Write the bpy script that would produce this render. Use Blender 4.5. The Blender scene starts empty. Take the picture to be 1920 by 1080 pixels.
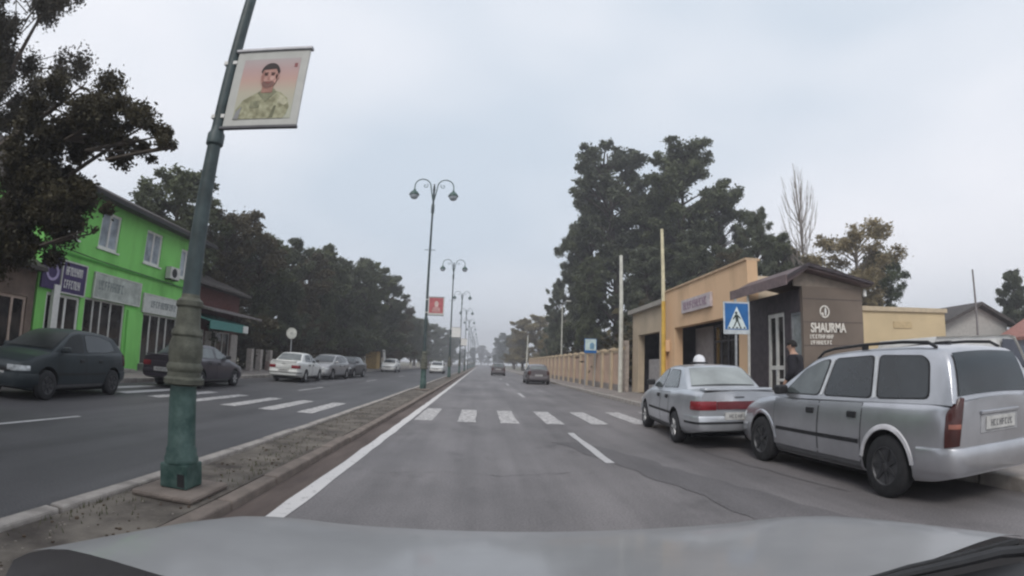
import bpy, bmesh, math, random
import numpy as np
from mathutils import Vector, Matrix
R = math.radians
PI = math.pi
random.seed(7)
rng = np.random.default_rng(7)
sc = bpy.context.scene
col = sc.collection

# ------------------------------------------------------------------ camera: wide dash-camera lens
CAM_H = 1.36
yaw, pit, rol = 0.05619, 0.15187, 0.03195
fw = Vector((math.sin(yaw)*math.cos(pit), math.cos(yaw)*math.cos(pit), math.sin(pit)))
rt = Vector((math.cos(yaw), -math.sin(yaw), 0))
up = rt.cross(fw)
r2 = rt*math.cos(rol) + up*math.sin(rol)
u2 = up*math.cos(rol) - rt*math.sin(rol)
cd = bpy.data.cameras.new('dash_camera')
cam = bpy.data.objects.new('dash_camera', cd)
col.objects.link(cam)
mw = Matrix.Identity(4)
for i in range(3):
    mw[i][0], mw[i][1], mw[i][2] = r2[i], u2[i], -fw[i]
mw[2][3] = CAM_H
cam.matrix_world = mw
cd.type = 'PANO'
cd.sensor_fit = 'HORIZONTAL'
cd.sensor_width = 36.0
cd.sensor_height = 20.25
F_MM = 945.5*36/1920
pc = cd if hasattr(cd, 'panorama_type') else cd.cycles
pc.panorama_type = 'FISHEYE_LENS_POLYNOMIAL'
pc.fisheye_fov = R(170)
pc.fisheye_polynomial_k0 = 0.0
pc.fisheye_polynomial_k1 = -1.0/F_MM
pc.fisheye_polynomial_k2 = 0.0
pc.fisheye_polynomial_k3 = 0.0584/F_MM**3
pc.fisheye_polynomial_k4 = 0.0
cd.clip_start = 0.02
cd.clip_end = 3000
sc.camera = cam

# ------------------------------------------------------------------ overcast sky, soft sun, exposure
SUN_AZ, SUN_EL = R(-158), R(44)            # azimuth from +Y towards +X
world = bpy.data.worlds.new('World')
sc.world = world
world.use_nodes = True
nt = world.node_tree
nt.nodes.clear()
wo = nt.nodes.new('ShaderNodeOutputWorld')
sky = nt.nodes.new('ShaderNodeTexSky')
sky.sky_type = 'NISHITA'
sky.sun_disc = False
sky.sun_elevation = SUN_EL
sky.sun_rotation = SUN_AZ
bg1 = nt.nodes.new('ShaderNodeBackground')
bg1.inputs['Strength'].default_value = 0.10
nt.links.new(sky.outputs[0], bg1.inputs['Color'])
tc = nt.nodes.new('ShaderNodeTexCoord')
mp = nt.nodes.new('ShaderNodeMapping')
mp.inputs['Scale'].default_value = (1.0, 1.0, 2.2)
mp.inputs['Rotation'].default_value = (0.2, 0.1, 0.9)
n1 = nt.nodes.new('ShaderNodeTexNoise')
n1.inputs['Scale'].default_value = 1.15
n1.inputs['Detail'].default_value = 3
n1.inputs['Roughness'].default_value = 0.45
ramp = nt.nodes.new('ShaderNodeValToRGB')
ramp.color_ramp.elements[0].position = 0.32
ramp.color_ramp.elements[0].color = (0.50, 0.565, 0.64, 1)
ramp.color_ramp.elements[1].position = 0.68
ramp.color_ramp.elements[1].color = (0.75, 0.757, 0.795, 1)
bg2 = nt.nodes.new('ShaderNodeBackground')
bg2.inputs['Strength'].default_value = 1.18
mx = nt.nodes.new('ShaderNodeMixShader')
mx.inputs[0].default_value = 0.93
nt.links.new(tc.outputs['Generated'], mp.inputs[0])
nt.links.new(mp.outputs[0], n1.inputs['Vector'])
nt.links.new(n1.outputs['Fac'], ramp.inputs[0])
nt.links.new(ramp.outputs[0], bg2.inputs['Color'])
nt.links.new(bg1.outputs[0], mx.inputs[1])
nt.links.new(bg2.outputs[0], mx.inputs[2])
nt.links.new(mx.outputs[0], wo.inputs['Surface'])
sl = bpy.data.lights.new('sun', 'SUN')
sl.energy = 1.5
sl.angle = R(22)
sl.color = (1.0, 0.96, 0.91)
so = bpy.data.objects.new('sun', sl)
col.objects.link(so)
sd = Vector((math.sin(SUN_AZ)*math.cos(SUN_EL), math.cos(SUN_AZ)*math.cos(SUN_EL), math.sin(SUN_EL)))
so.rotation_euler = sd.to_track_quat('Z', 'Y').to_euler()
so.location = (0, 0, 60)
sc.view_settings.view_transform = 'Standard'
sc.view_settings.look = 'None'
sc.view_settings.exposure = 0.25
sc.view_settings.gamma = 1.0
sc.cycles.filter_width = 2.3              # the soft optics of a small dash camera
sc.cycles.max_bounces = 5
sc.cycles.diffuse_bounces = 3
sc.cycles.use_denoising = True

# ------------------------------------------------------------------ materials
MATS = {}
def pm(name, c, rough=0.7, metal=0.0, var=0.15, scale=6.0, bump=0.0, bscale=60.0, spec=0.4, coat=0.0, stretch=(1, 1, 1), c2=None, lo=0.35, hi=0.65):
    """principled material whose colour drifts between two tones of a noise"""
    if name in MATS:
        return MATS[name]
    m = bpy.data.materials.new(name)
    m.use_nodes = True
    t = m.node_tree
    b = t.nodes['Principled BSDF']
    b.inputs['Roughness'].default_value = rough
    b.inputs['Metallic'].default_value = metal
    b.inputs['Specular IOR Level'].default_value = spec
    b.inputs['Coat Weight'].default_value = coat
    b.inputs['Coat Roughness'].default_value = 0.12
    co = t.nodes.new('ShaderNodeTexCoord')
    ma = t.nodes.new('ShaderNodeMapping')
    ma.inputs['Scale'].default_value = stretch
    t.links.new(co.outputs['Object'], ma.inputs[0])
    n = t.nodes.new('ShaderNodeTexNoise')
    n.inputs['Scale'].default_value = scale
    n.inputs['Detail'].default_value = 6
    n.inputs['Roughness'].default_value = 0.6
    t.links.new(ma.outputs[0], n.inputs['Vector'])
    rp = t.nodes.new('ShaderNodeValToRGB')
    a = [x*(1-var) for x in c]
    d = list(c2) if c2 else [min(1, x*(1+var)) for x in c]
    rp.color_ramp.elements[0].position = lo
    rp.color_ramp.elements[1].position = hi
    rp.color_ramp.elements[0].color = (*a, 1)
    rp.color_ramp.elements[1].color = (*d, 1)
    t.links.new(n.outputs['Fac'], rp.inputs[0])
    t.links.new(rp.outputs[0], b.inputs['Base Color'])
    if bump:
        n2 = t.nodes.new('ShaderNodeTexNoise')
        n2.inputs['Scale'].default_value = bscale
        n2.inputs['Detail'].default_value = 4
        t.links.new(ma.outputs[0], n2.inputs['Vector'])
        bp = t.nodes.new('ShaderNodeBump')
        bp.inputs['Strength'].default_value = bump
        bp.inputs['Distance'].default_value = 0.02
        t.links.new(n2.outputs['Fac'], bp.inputs['Height'])
        t.links.new(bp.outputs[0], b.inputs['Normal'])
    MATS[name] = m
    return m

def nodes_of(m):
    return m.node_tree, m.node_tree.nodes['Principled BSDF']

def asphalt_mat(name, base):
    m = bpy.data.materials.new(name)
    m.use_nodes = True
    t, b = nodes_of(m)
    g = t.nodes.new('ShaderNodeNewGeometry')
    def noise(scale, stretch, detail=5):
        ma = t.nodes.new('ShaderNodeMapping')
        ma.inputs['Scale'].default_value = stretch
        t.links.new(g.outputs['Position'], ma.inputs[0])
        n = t.nodes.new('ShaderNodeTexNoise')
        n.inputs['Scale'].default_value = scale
        n.inputs['Detail'].default_value = detail
        n.inputs['Roughness'].default_value = 0.62
        t.links.new(ma.outputs[0], n.inputs['Vector'])
        return n
    tracks = noise(1.3, (1, 0.045, 1), 3)
    big = noise(0.35, (1, 0.6, 1), 5)
    fine = noise(45, (1, 1, 1), 3)
    def rampn(n, lo, hi, a, c):
        r = t.nodes.new('ShaderNodeValToRGB')
        r.color_ramp.elements[0].position = lo
        r.color_ramp.elements[1].position = hi
        r.color_ramp.elements[0].color = (a, a, a, 1)
        r.color_ramp.elements[1].color = (c, c, c, 1)
        t.links.new(n.outputs['Fac'], r.inputs[0])
        return r
    def mul(a, c):
        x = t.nodes.new('ShaderNodeMix')
        x.data_type = 'RGBA'
        x.blend_type = 'MULTIPLY'
        x.inputs[0].default_value = 1
        t.links.new(a, x.inputs[6])
        t.links.new(c, x.inputs[7])
        return x.outputs[2]
    r1 = rampn(tracks, 0.32, 0.68, 0.74, 1.18)
    r2_ = rampn(big, 0.38, 0.62, 0.76, 1.15)
    r3 = rampn(fine, 0.25, 0.75, 0.66, 1.3)
    stain = noise(1.1, (1, 0.7, 1), 7)
    r4 = rampn(stain, 0.30, 0.42, 0.72, 1.0)
    rgb = t.nodes.new('ShaderNodeRGB')
    rgb.outputs[0].default_value = (*base, 1)
    o = mul(mul(mul(rgb.outputs[0], r1.outputs[0]), r2_.outputs[0]), r3.outputs[0])
    o = mul(o, r4.outputs[0])
    t.links.new(o, b.inputs['Base Color'])
    b.inputs['Roughness'].default_value = 0.62
    b.inputs['Specular IOR Level'].default_value = 0.45
    bp = t.nodes.new('ShaderNodeBump')
    bp.inputs['Strength'].default_value = 0.35
    bp.inputs['Distance'].default_value = 0.01
    t.links.new(fine.outputs['Fac'], bp.inputs['Height'])
    t.links.new(bp.outputs[0], b.inputs['Normal'])
    MATS[name] = m
    return m

def paint_mark_mat(name, c, under):
    """road paint with worn specks that show the asphalt"""
    m = bpy.data.materials.new(name)
    m.use_nodes = True
    t, b = nodes_of(m)
    g = t.nodes.new('ShaderNodeNewGeometry')
    n = t.nodes.new('ShaderNodeTexNoise')
    n.inputs['Scale'].default_value = 9
    n.inputs['Detail'].default_value = 8
    n.inputs['Roughness'].default_value = 0.72
    t.links.new(g.outputs['Position'], n.inputs['Vector'])
    r = t.nodes.new('ShaderNodeValToRGB')
    r.color_ramp.elements[0].position = 0.30
    r.color_ramp.elements[0].color = (*under, 1)
    r.color_ramp.elements[1].position = 0.44
    r.color_ramp.elements[1].color = (*c, 1)
    t.links.new(n.outputs['Fac'], r.inputs[0])
    t.links.new(r.outputs[0], b.inputs['Base Color'])
    b.inputs['Roughness'].default_value = 0.75
    MATS[name] = m
    return m

def leaf_mat(name, c1, c2, trans=0.2):
    m = bpy.data.materials.new(name)
    m.use_nodes = True
    t, b = nodes_of(m)
    g = t.nodes.new('ShaderNodeNewGeometry')
    r = t.nodes.new('ShaderNodeValToRGB')
    r.color_ramp.elements[0].color = (*c1, 1)
    r.color_ramp.elements[1].color = (*c2, 1)
    co = t.nodes.new('ShaderNodeTexCoord')
    n = t.nodes.new('ShaderNodeTexNoise')
    n.inputs['Scale'].default_value = 0.55
    n.inputs['Detail'].default_value = 3
    t.links.new(co.outputs['Object'], n.inputs['Vector'])
    ad = t.nodes.new('ShaderNodeMath')
    ad.operation = 'MULTIPLY_ADD'
    ad.inputs[1].default_value = 0.45
    t.links.new(g.outputs['Random Per Island'], ad.inputs[0])
    s = t.nodes.new('ShaderNodeMath')
    s.operation = 'MULTIPLY_ADD'
    s.inputs[1].default_value = 1.5
    s.inputs[2].default_value = -0.5
    t.links.new(n.outputs['Fac'], s.inputs[0])
    t.links.new(s.outputs[0], ad.inputs[2])
    t.links.new(ad.outputs[0], r.inputs[0])
    t.links.new(r.outputs[0], b.inputs['Base Color'])
    b.inputs['Roughness'].default_value = 0.65
    b.inputs['Specular IOR Level'].default_value = 0.25
    tr = t.nodes.new('ShaderNodeBsdfTranslucent')
    t.links.new(r.outputs[0], tr.inputs['Color'])
    ms = t.nodes.new('ShaderNodeMixShader')
    ms.inputs[0].default_value = trans
    out = t.nodes['Material Output']
    t.links.new(b.outputs[0], ms.inputs[1])
    t.links.new(tr.outputs[0], ms.inputs[2])
    t.links.new(ms.outputs[0], out.inputs['Surface'])
    MATS[name] = m
    return m

ASPH = asphalt_mat('asphalt', (0.172, 0.159, 0.160))
ASPHD = asphalt_mat('dark_asphalt_with_tree_shade', (0.078, 0.075, 0.078))  # left carriageway: darker asphalt, with tree shade put into its colour
MARK = paint_mark_mat('road_paint', (0.60, 0.58, 0.57), (0.26, 0.25, 0.25))
MARKW = paint_mark_mat('worn_zebra_paint', (0.56, 0.54, 0.53), (0.22, 0.21, 0.21))
_r = MARKW.node_tree.nodes['Color Ramp'].color_ramp.elements
_r[0].position, _r[1].position = 0.40, 0.58
MARKF = paint_mark_mat('faded_road_paint', (0.44, 0.43, 0.43), (0.20, 0.19, 0.195))
SOIL = pm('median_soil', (0.100, 0.083, 0.073), 0.95, var=0.4, scale=2.2, bump=0.45, bscale=22, c2=(0.185, 0.163, 0.138))
GUTTER = pm('gutter_dust', (0.105, 0.080, 0.072), 0.95, var=0.2, scale=2.0, bump=0.3, stretch=(1, 0.25, 1), c2=(0.145, 0.115, 0.102))
KERB = pm('kerb_concrete', (0.33, 0.30, 0.275), 0.9, var=0.25, scale=5, bump=0.4)
WALK = pm('pavement_concrete', (0.23, 0.205, 0.19), 0.9, var=0.25, scale=1.2, bump=0.3)
EARTH = pm('bare_earth', (0.16, 0.15, 0.11), 0.95, var=0.3, scale=0.4)
GREENP = pm('lamp_green_paint', (0.030, 0.082, 0.070), 0.45, var=0.35, scale=7, c2=(0.075, 0.125, 0.112), bump=0.15, bscale=25)
DUSTY = pm('dusty_olive_paint', (0.10, 0.102, 0.08), 0.7, var=0.3, scale=9, bump=0.3)
LAMPGLASS = pm('lamp_bowl', (0.42, 0.46, 0.50), 0.25, var=0.1)
STEEL = pm('galvanised_steel', (0.42, 0.43, 0.44), 0.45, metal=0.6, var=0.15, scale=20)
BLACKP = pm('black_plastic', (0.018, 0.018, 0.02), 0.55, var=0.3)
RUBBER = pm('tyre_rubber', (0.022, 0.022, 0.024), 0.85, var=0.3, scale=14)
ARCH = pm('wheel_arch_dark', (0.012, 0.012, 0.013), 0.95)
GLASS = pm('tinted_glass', (0.022, 0.028, 0.033), 0.06, var=0.3, scale=1.5, spec=0.7)
GLASSL = pm('clear_glass', (0.10, 0.115, 0.115), 0.06, var=0.3, scale=2.2, spec=0.9)
GLASSR = pm('sky_grey_rear_glass', (0.24, 0.26, 0.255), 0.12, var=0.22, scale=1.6, spec=0.9)  # reflected sky and see-through cabin put into the pane's pale grey
SHOPGL = pm('shop_glass', (0.018, 0.016, 0.018), 0.08, var=0.5, scale=1.5, spec=0.5, c2=(0.06, 0.052, 0.05))
RED = pm('red_lens', (0.20, 0.018, 0.025), 0.2, var=0.25, spec=0.6)
DRED = pm('dark_red_lens', (0.060, 0.018, 0.016), 0.22, var=0.3, spec=0.6)
AMBER = pm('amber_lens', (0.45, 0.2, 0.12), 0.2, var=0.2)
CLEAR = pm('headlamp_lens', (0.45, 0.47, 0.48), 0.12, var=0.45, scale=9, spec=0.9)
CHROME = pm('bright_metal', (0.55, 0.55, 0.56), 0.3, metal=0.9, var=0.1)
WHITE = pm('white_panel', (0.72, 0.71, 0.68), 0.6, var=0.07)
OFFW = pm('off_white_frame', (0.56, 0.55, 0.52), 0.55, var=0.12)
GREENW = pm('lime_green_plaster', (0.215, 0.60, 0.135), 0.85, var=0.26, scale=0.9, bump=0.25, stretch=(1, 1, 0.35), c2=(0.25, 0.66, 0.165), lo=0.25, hi=0.55)
ROOFD = pm('dark_roof_metal', (0.060, 0.052, 0.048), 0.7, var=0.3, scale=3)
BROWNH = pm('brown_plaster', (0.18, 0.135, 0.11), 0.9, var=0.25, scale=1.6, bump=0.2)
PEACH = pm('peach_plaster', (0.66, 0.44, 0.265), 0.85, var=0.22, scale=0.8, bump=0.2, stretch=(1, 1, 0.4), c2=(0.70, 0.475, 0.295), lo=0.25, hi=0.5)
BEIGE = pm('beige_plaster', (0.47, 0.38, 0.275), 0.85, var=0.12, scale=0.9, bump=0.12)
PALEP = pm('pale_peach_plaster', (0.62, 0.50, 0.37), 0.85, var=0.08)
CORN = pm('grey_cornice', (0.34, 0.315, 0.28), 0.85, var=0.15)
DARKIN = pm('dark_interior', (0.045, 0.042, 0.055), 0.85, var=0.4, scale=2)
KBROWN = pm('kiosk_brown_cladding', (0.155, 0.122, 0.098), 0.65, var=0.14, scale=0.8)
KDARK = pm('kiosk_dark_cladding', (0.050, 0.040, 0.045), 0.7, var=0.3)
KROOF = pm('kiosk_roof_sheet', (0.12, 0.085, 0.085), 0.6, var=0.2, scale=3)
FENCEP = pm('fence_panel_pinkish', (0.47, 0.33, 0.245), 0.88, var=0.14, scale=1.1, bump=0.15)
FENCEC = pm('fence_pillar_beige', (0.47, 0.375, 0.265), 0.88, var=0.12, scale=1.5)
CONC = pm('concrete_pole', (0.56, 0.55, 0.49), 0.85, var=0.15, scale=4)
YELL = pm('yellow_pole_paint', (0.62, 0.40, 0.08), 0.7, var=0.2, scale=3)
BARK = pm('bark', (0.075, 0.06, 0.048), 0.95, var=0.35, scale=6, bump=0.6, bscale=20)
BARKL = pm('pale_bark', (0.26, 0.23, 0.205), 0.95, var=0.3, scale=5)
LIME_WASH = pm('lime_washed_trunk', (0.55, 0.52, 0.45), 0.95, var=0.2)
TEAL = pm('teal_awning_cloth', (0.085, 0.24, 0.22), 0.8, var=0.15)
DKRED = pm('dark_red_wall', (0.10, 0.035, 0.03), 0.9, var=0.25)
PURPLE = pm('purple_sign_panel', (0.055, 0.035, 0.115), 0.5, var=0.2)
BLUE = pm('blue_sign_face', (0.02, 0.13, 0.36), 0.45, var=0.12)
REDR = pm('red_roof_tiles', (0.30, 0.14, 0.115), 0.8, var=0.2)
SKIN = pm('skin', (0.42, 0.26, 0.19), 0.6, var=0.08)
CLOTH = pm('black_cloth', (0.016, 0.015, 0.02), 0.9, var=0.3, scale=12)
TROUS = pm('dark_trousers', (0.024, 0.023, 0.03), 0.9, var=0.3, scale=12)
HAIR = pm('black_hair', (0.012, 0.01, 0.009), 0.8)
INK = pm('dark_lettering', (0.05, 0.05, 0.06), 0.7)

def car_paint(name, c, metal=0.35, rough=0.34, dirt=0.12):
    return pm(name, c, rough, metal=metal, var=dirt, scale=1.6, spec=0.5, coat=0.5)
SILVER = car_paint('silver_paint', (0.50, 0.505, 0.53), metal=0.8, rough=0.3)
SILVER2 = car_paint('silver_grey_paint', (0.52, 0.535, 0.56), metal=0.7, rough=0.3)
DARKG = pm('dark_grey_green_paint', (0.026, 0.034, 0.039), 0.42, var=0.15, scale=1.6, spec=0.3, coat=0.08)  # dark grey-green paint, its colour deepened for the tree shade over the hatchback
DARKB = car_paint('dark_plum_paint', (0.05, 0.042, 0.055))
WHITEC = car_paint('white_car_paint', (0.66, 0.66, 0.64), metal=0.0)
GREYC = car_paint('grey_car_paint', (0.13, 0.115, 0.12))
BONNET = car_paint('blue_silver_paint', (0.29, 0.29, 0.295), metal=0.2, rough=0.5, dirt=0.12)

# ------------------------------------------------------------------ mesh helpers
class MB:
    def __init__(s):
        s.v, s.f, s.m = [], [], []
    def add(s, vs, fs, mi=0):
        o = len(s.v)
        s.v += [tuple(map(float, p)) for p in vs]
        s.f += [tuple(i+o for i in f) for f in fs]
        s.m += [mi]*len(fs)
        return s
    def box(s, x0, x1, y0, y1, z0, z1, mi=0):
        return s.add([(x0, y0, z0), (x1, y0, z0), (x1, y1, z0), (x0, y1, z0), (x0, y0, z1), (x1, y0, z1), (x1, y1, z1), (x0, y1, z1)],
                     [(0, 3, 2, 1), (4, 5, 6, 7), (0, 1, 5, 4), (1, 2, 6, 5), (2, 3, 7, 6), (3, 0, 4, 7)], mi)
    def lathe(s, prof, n=16, cx=0, cy=0, mi=0):
        vs = []
        for r, z in prof:
            for k in range(n):
                a = 2*PI*k/n
                vs.append((cx+r*math.cos(a), cy+r*math.sin(a), z))
        fs = []
        for i in range(len(prof)-1):
            for k in range(n):
                k2 = (k+1) % n
                fs.append((i*n+k, i*n+k2, (i+1)*n+k2, (i+1)*n+k))
        fs.append(tuple(range(n-1, -1, -1)))
        fs.append(tuple((len(prof)-1)*n+k for k in range(n)))
        return s.add(vs, fs, mi)
    def tube(s, pts, rad, n=8, mi=0):
        pts = [Vector(p) for p in pts]
        if not hasattr(rad, '__len__'):
            rad = [rad]*len(pts)
        vs = []
        ref = None
        for i, p in enumerate(pts):
            t = (pts[min(i+1, len(pts)-1)] - pts[max(i-1, 0)])
            t = t.normalized() if t.length > 1e-9 else Vector((0, 0, 1))
            if ref is None:
                ref = Vector((1, 0, 0)) if abs(t.x) < 0.8 else Vector((0, 1, 0))
            a = (ref - t*ref.dot(t))
            a = a.normalized() if a.length > 1e-6 else t.orthogonal().normalized()
            ref = a
            b = t.cross(a)
            for k in range(n):
                q = 2*PI*k/n
                vs.append(p + (a*math.cos(q) + b*math.sin(q))*rad[i])
        fs = []
        for i in range(len(pts)-1):
            for k in range(n):
                k2 = (k+1) % n
                fs.append((i*n+k, i*n+k2, (i+1)*n+k2, (i+1)*n+k))
        fs.append(tuple(range(n-1, -1, -1)))
        fs.append(tuple((len(pts)-1)*n+k for k in range(n)))
        return s.add(vs, fs, mi)
    def prism(s, poly, axis, a0, a1, mi=0):
        """polygon of 2-D points extruded along axis: x -> (y,z), y -> (x,z), z -> (x,y)"""
        def P(p, a):
            return {'x': (a, p[0], p[1]), 'y': (p[0], a, p[1]), 'z': (p[0], p[1], a)}[axis]
        n = len(poly)
        vs = [P(p, a0) for p in poly] + [P(p, a1) for p in poly]
        fs = [tuple(range(n)), tuple(range(2*n-1, n-1, -1))] + [(i, i+n, (i+1) % n+n, (i+1) % n) for i in range(n)]
        return s.add(vs, fs, mi)
    def grid(s, P, mi=0, close=False):
        """P: rows of points"""
        nr, nc = len(P), len(P[0])
        vs = [p for r in P for p in r]
        fs = []
        for i in range(nr-1):
            for j in range(nc if close else nc-1):
                j2 = (j+1) % nc
                fs.append((i*nc+j, i*nc+j2, (i+1)*nc+j2, (i+1)*nc+j))
        return s.add(vs, fs, mi)
    def mesh(s, name, smooth=False, bevel=0.0, recalc=True):
        me = bpy.data.meshes.new(name)
        me.from_pydata(s.v, [], s.f)
        me.polygons.foreach_set('material_index', s.m)
        bm = bmesh.new()
        bm.from_mesh(me)
        if bevel:
            ed = [e for e in bm.edges if e.is_manifold and e.calc_face_angle(0) > 0.6]
            bmesh.ops.bevel(bm, geom=ed, offset=bevel, segments=2, affect='EDGES', profile=0.5, clamp_overlap=True)
        if recalc:
            bmesh.ops.recalc_face_normals(bm, faces=bm.faces)
        bm.to_mesh(me)
        bm.free()
        if smooth:
            me.polygons.foreach_set('use_smooth', [True]*len(me.polygons))
            try:
                me.set_sharp_from_angle(angle=R(38))
            except Exception:
                pass
        me.update()
        return me
    def build(s, name, mat, parent=None, smooth=False, bevel=0.0, recalc=True):
        return mobj(name, s.mesh(name, smooth, bevel, recalc), mat, parent)

def mobj(name, me, mat, parent=None):
    o = bpy.data.objects.new(name, me)
    col.objects.link(o)
    if mat is not None and not me.materials:
        for m in (mat if isinstance(mat, (list, tuple)) else [mat]):
            me.materials.append(m)
    if parent is not None:
        o.parent = parent
    return o

def tag(o, label=None, cat=None, group=None, kind=None):
    if label: o['label'] = label
    if cat: o['category'] = cat
    if group: o['group'] = group
    if kind: o['kind'] = kind
    return o

def thing(name, label, cat, loc=(0, 0, 0), rz=0.0, group=None):
    o = bpy.data.objects.new(name, None)
    col.objects.link(o)
    o.empty_display_size = 0.2
    o.location = loc
    o.rotation_euler = (0, 0, rz)
    return tag(o, label, cat, group)

KIDS = {}
def copy_tree(o, parent=None):
    c = o.copy()
    col.objects.link(c)
    c.parent = parent
    for ch in o.children:
        copy_tree(ch, c)
    return c

def box_part(name, mat, parent, *b, bevel=0.0):
    return MB().box(*b).build(name, mat, parent, bevel=bevel)

def wall_with_openings(mb, axis, c0, c1, a0, a1, z0, z1, ops, mi=0):
    """solid wall along 'y' (thickness in x) or 'x' (thickness in y), with rectangular openings (a,b,z,z)"""
    A = sorted({a0, a1, *[o[0] for o in ops], *[o[1] for o in ops]})
    Z = sorted({z0, z1, *[o[2] for o in ops], *[o[3] for o in ops]})
    A = [a for a in A if a0 <= a <= a1]
    Z = [z for z in Z if z0 <= z <= z1]
    for i in range(len(A)-1):
        j = 0
        while j < len(Z)-1:
            def hole(jj):
                am, zm = (A[i]+A[i+1])/2, (Z[jj]+Z[jj+1])/2
                return any(o[0] < am < o[1] and o[2] < zm < o[3] for o in ops)
            if hole(j):
                j += 1
                continue
            k = j
            while k+1 < len(Z)-1 and not hole(k+1):
                k += 1
            if axis == 'y':
                mb.box(c0, c1, A[i], A[i+1], Z[j], Z[k+1], mi)
            else:
                mb.box(A[i], A[i+1], c0, c1, Z[j], Z[k+1], mi)
            j = k+1
    return mb

def lettering(name, mat, parent, place, w, h, n, seed, depth=0.012):
    """a row of n letter-like strokes too blurred to read; place(u, v, d) -> point"""
    rr = random.Random(seed)
    mb = MB()
    cw = w/n
    def bar(u0, u1, v0, v1):
        P = [place(u, v, d) for d in (0, depth) for (u, v) in ((u0, v0), (u1, v0), (u1, v1), (u0, v1))]
        mb.add(P, [(0, 3, 2, 1), (4, 5, 6, 7), (0, 1, 5, 4), (1, 2, 6, 5), (2, 3, 7, 6), (3, 0, 4, 7)])
    for i in range(n):
        u = i*cw
        st = cw*0.22
        k = rr.randrange(5)
        bar(u, u+st, 0, h)
        if k in (0, 1, 3):
            bar(u+cw*0.58, u+cw*0.58+st, 0 if k != 3 else h*0.45, h)
        if k in (0, 2, 4):
            bar(u+st, u+cw*0.58, h*0.8, h)
        if k in (1, 2):
            bar(u+st, u+cw*0.58, h*0.42, h*0.6)
        if k in (3, 4):
            bar(u+st, u+cw*0.58, 0, h*0.2)
    return mb.build(name, mat, parent)

def text_mesh(name, s, size, mat, parent, M4, extrude=0.01):
    cu = bpy.data.curves.new(name, 'FONT')
    cu.body = s
    cu.size = size
    cu.extrude = extrude
    cu.offset = 0.006
    cu.align_x = 'CENTER'
    tmp = bpy.data.objects.new(name+'_curve', cu)
    col.objects.link(tmp)
    dg = bpy.context.evaluated_depsgraph_get()
    me = bpy.data.meshes.new_from_object(tmp.evaluated_get(dg))
    bpy.data.objects.remove(tmp)
    me.transform(M4)
    me.materials.clear()
    return mobj(name, me, mat, parent)

# ------------------------------------------------------------------ ground, road, median, pavements
XL, XR = -11.5, 5.45
ML, MR = -3.10, -2.05
tag(MB().box(-330, 330, -60, 640, -0.35, -0.06).build('ground', EARTH), kind='structure')
road = tag(MB().box((ML+MR)/2, XR, -30, 560, -0.05, 0.0).build('road', ASPH), kind='structure')
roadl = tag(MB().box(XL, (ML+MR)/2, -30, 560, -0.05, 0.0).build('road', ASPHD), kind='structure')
WZ = 0.13
wr = tag(MB().box(XR+0.15, 7.9, -30, 560, -0.05, WZ).build('pavement', WALK), kind='structure')
wl = tag(MB().box(-17.5, XL-0.15, -30, 560, -0.05, WZ).build('pavement', WALK), kind='structure')
yard = tag(MB().box(7.9, 34, -30, 40, -0.05, 0.10).build('yard_ground', WALK), kind='structure')
med = tag(MB().box(ML+0.14, MR-0.16, -30, 560, -0.05, 0.085).build('median_strip', SOIL), kind='structure')
gut = tag(MB().box(MR, -1.74, -30, 300, 0.001, 0.004).build('gutter', GUTTER), kind='structure')
# kerb stones, one by one where they can be seen, one long run beyond
KERBD = pm('dusty_kerb', (0.205, 0.170, 0.147), 0.95, var=0.28, scale=2.2, bump=0.7)
def kerb(name, x0, x1, zt, y_end, KERB=KERB):
    root = tag(MB().box(x0, x1, y_end, 560, -0.05, zt).build(name, KERB), kind='structure')
    me = None
    y = -2.0
    k = 0
    while y < y_end-0.01:
        if me is None:
            me = MB().box(x0, x1, 0.003, 0.997, -0.05, zt).mesh('kerb_stone', bevel=0.02)
        o = mobj('kerb_stone', me, KERB, root)
        rr = random.Random(k*7+len(name))
        o.location = (rr.uniform(-0.008, 0.008), y, rr.uniform(-0.012, 0.006))
        o.rotation_euler = (rr.uniform(-.006, .006), 0, rr.uniform(-.006, .006))
        y += 1.0
        k += 1
    return root
kerb('kerb', ML, ML+0.14, 0.135, 28)
kerb('kerb', MR-0.16, MR, 0.090, 28, KERBD)
kerb('kerb', XR, XR+0.15, 0.15, 40)
kerb('kerb', XL-0.15, XL, 0.155, 36)
# markings (children of the road)
def mark(name, x0, x1, y0, y1, mat=MARK, seed=0):
    rr = random.Random(seed*31+5)
    P = []
    n = max(2, int((y1-y0)/0.5))
    for i in range(n+1):
        y = y0+(y1-y0)*i/n
        P.append([(x0+rr.uniform(-.012, .012), y+rr.uniform(-.02, .02), 0.006), (x1+rr.uniform(-.012, .012), y+rr.uniform(-.02, .02), 0.006)])
    return MB().grid(P).build(name, mat, road if x0 > -2.5 else roadl)
mark('edge_line', -1.735, -1.565, -6, 200)
for i, x in enumerate([-1.50, -0.50, 0.50, 1.56, 2.62, 3.68, 4.72]):
    mark('zebra_stripe', x, x+0.42, 11.65, 14.75, MARKW, i)
for i, x in enumerate([-4.30, -5.28, -6.30, -7.42, -8.48, -9.54, -10.6]):
    mark('zebra_stripe', x, x+0.40, 11.55, 14.7, MARKW if i < 5 else MARKF, i+20)
for y0, y1 in ((-3.2, -0.2), (6.95, 10.15), (21.3, 24.2), (33, 36), (45, 48), (57, 60), (69, 72)):
    mark('lane_dash', 1.78, 1.91, y0, y1, MARKF, int(y0)+50)
for y0, y1 in ((3.2, 7.3), (18.5, 21.5), (30, 33), (42, 45), (54, 57)):
    mark('lane_dash', -6.86, -6.74, y0, y1, MARKF, int(y0)+90)
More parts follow.
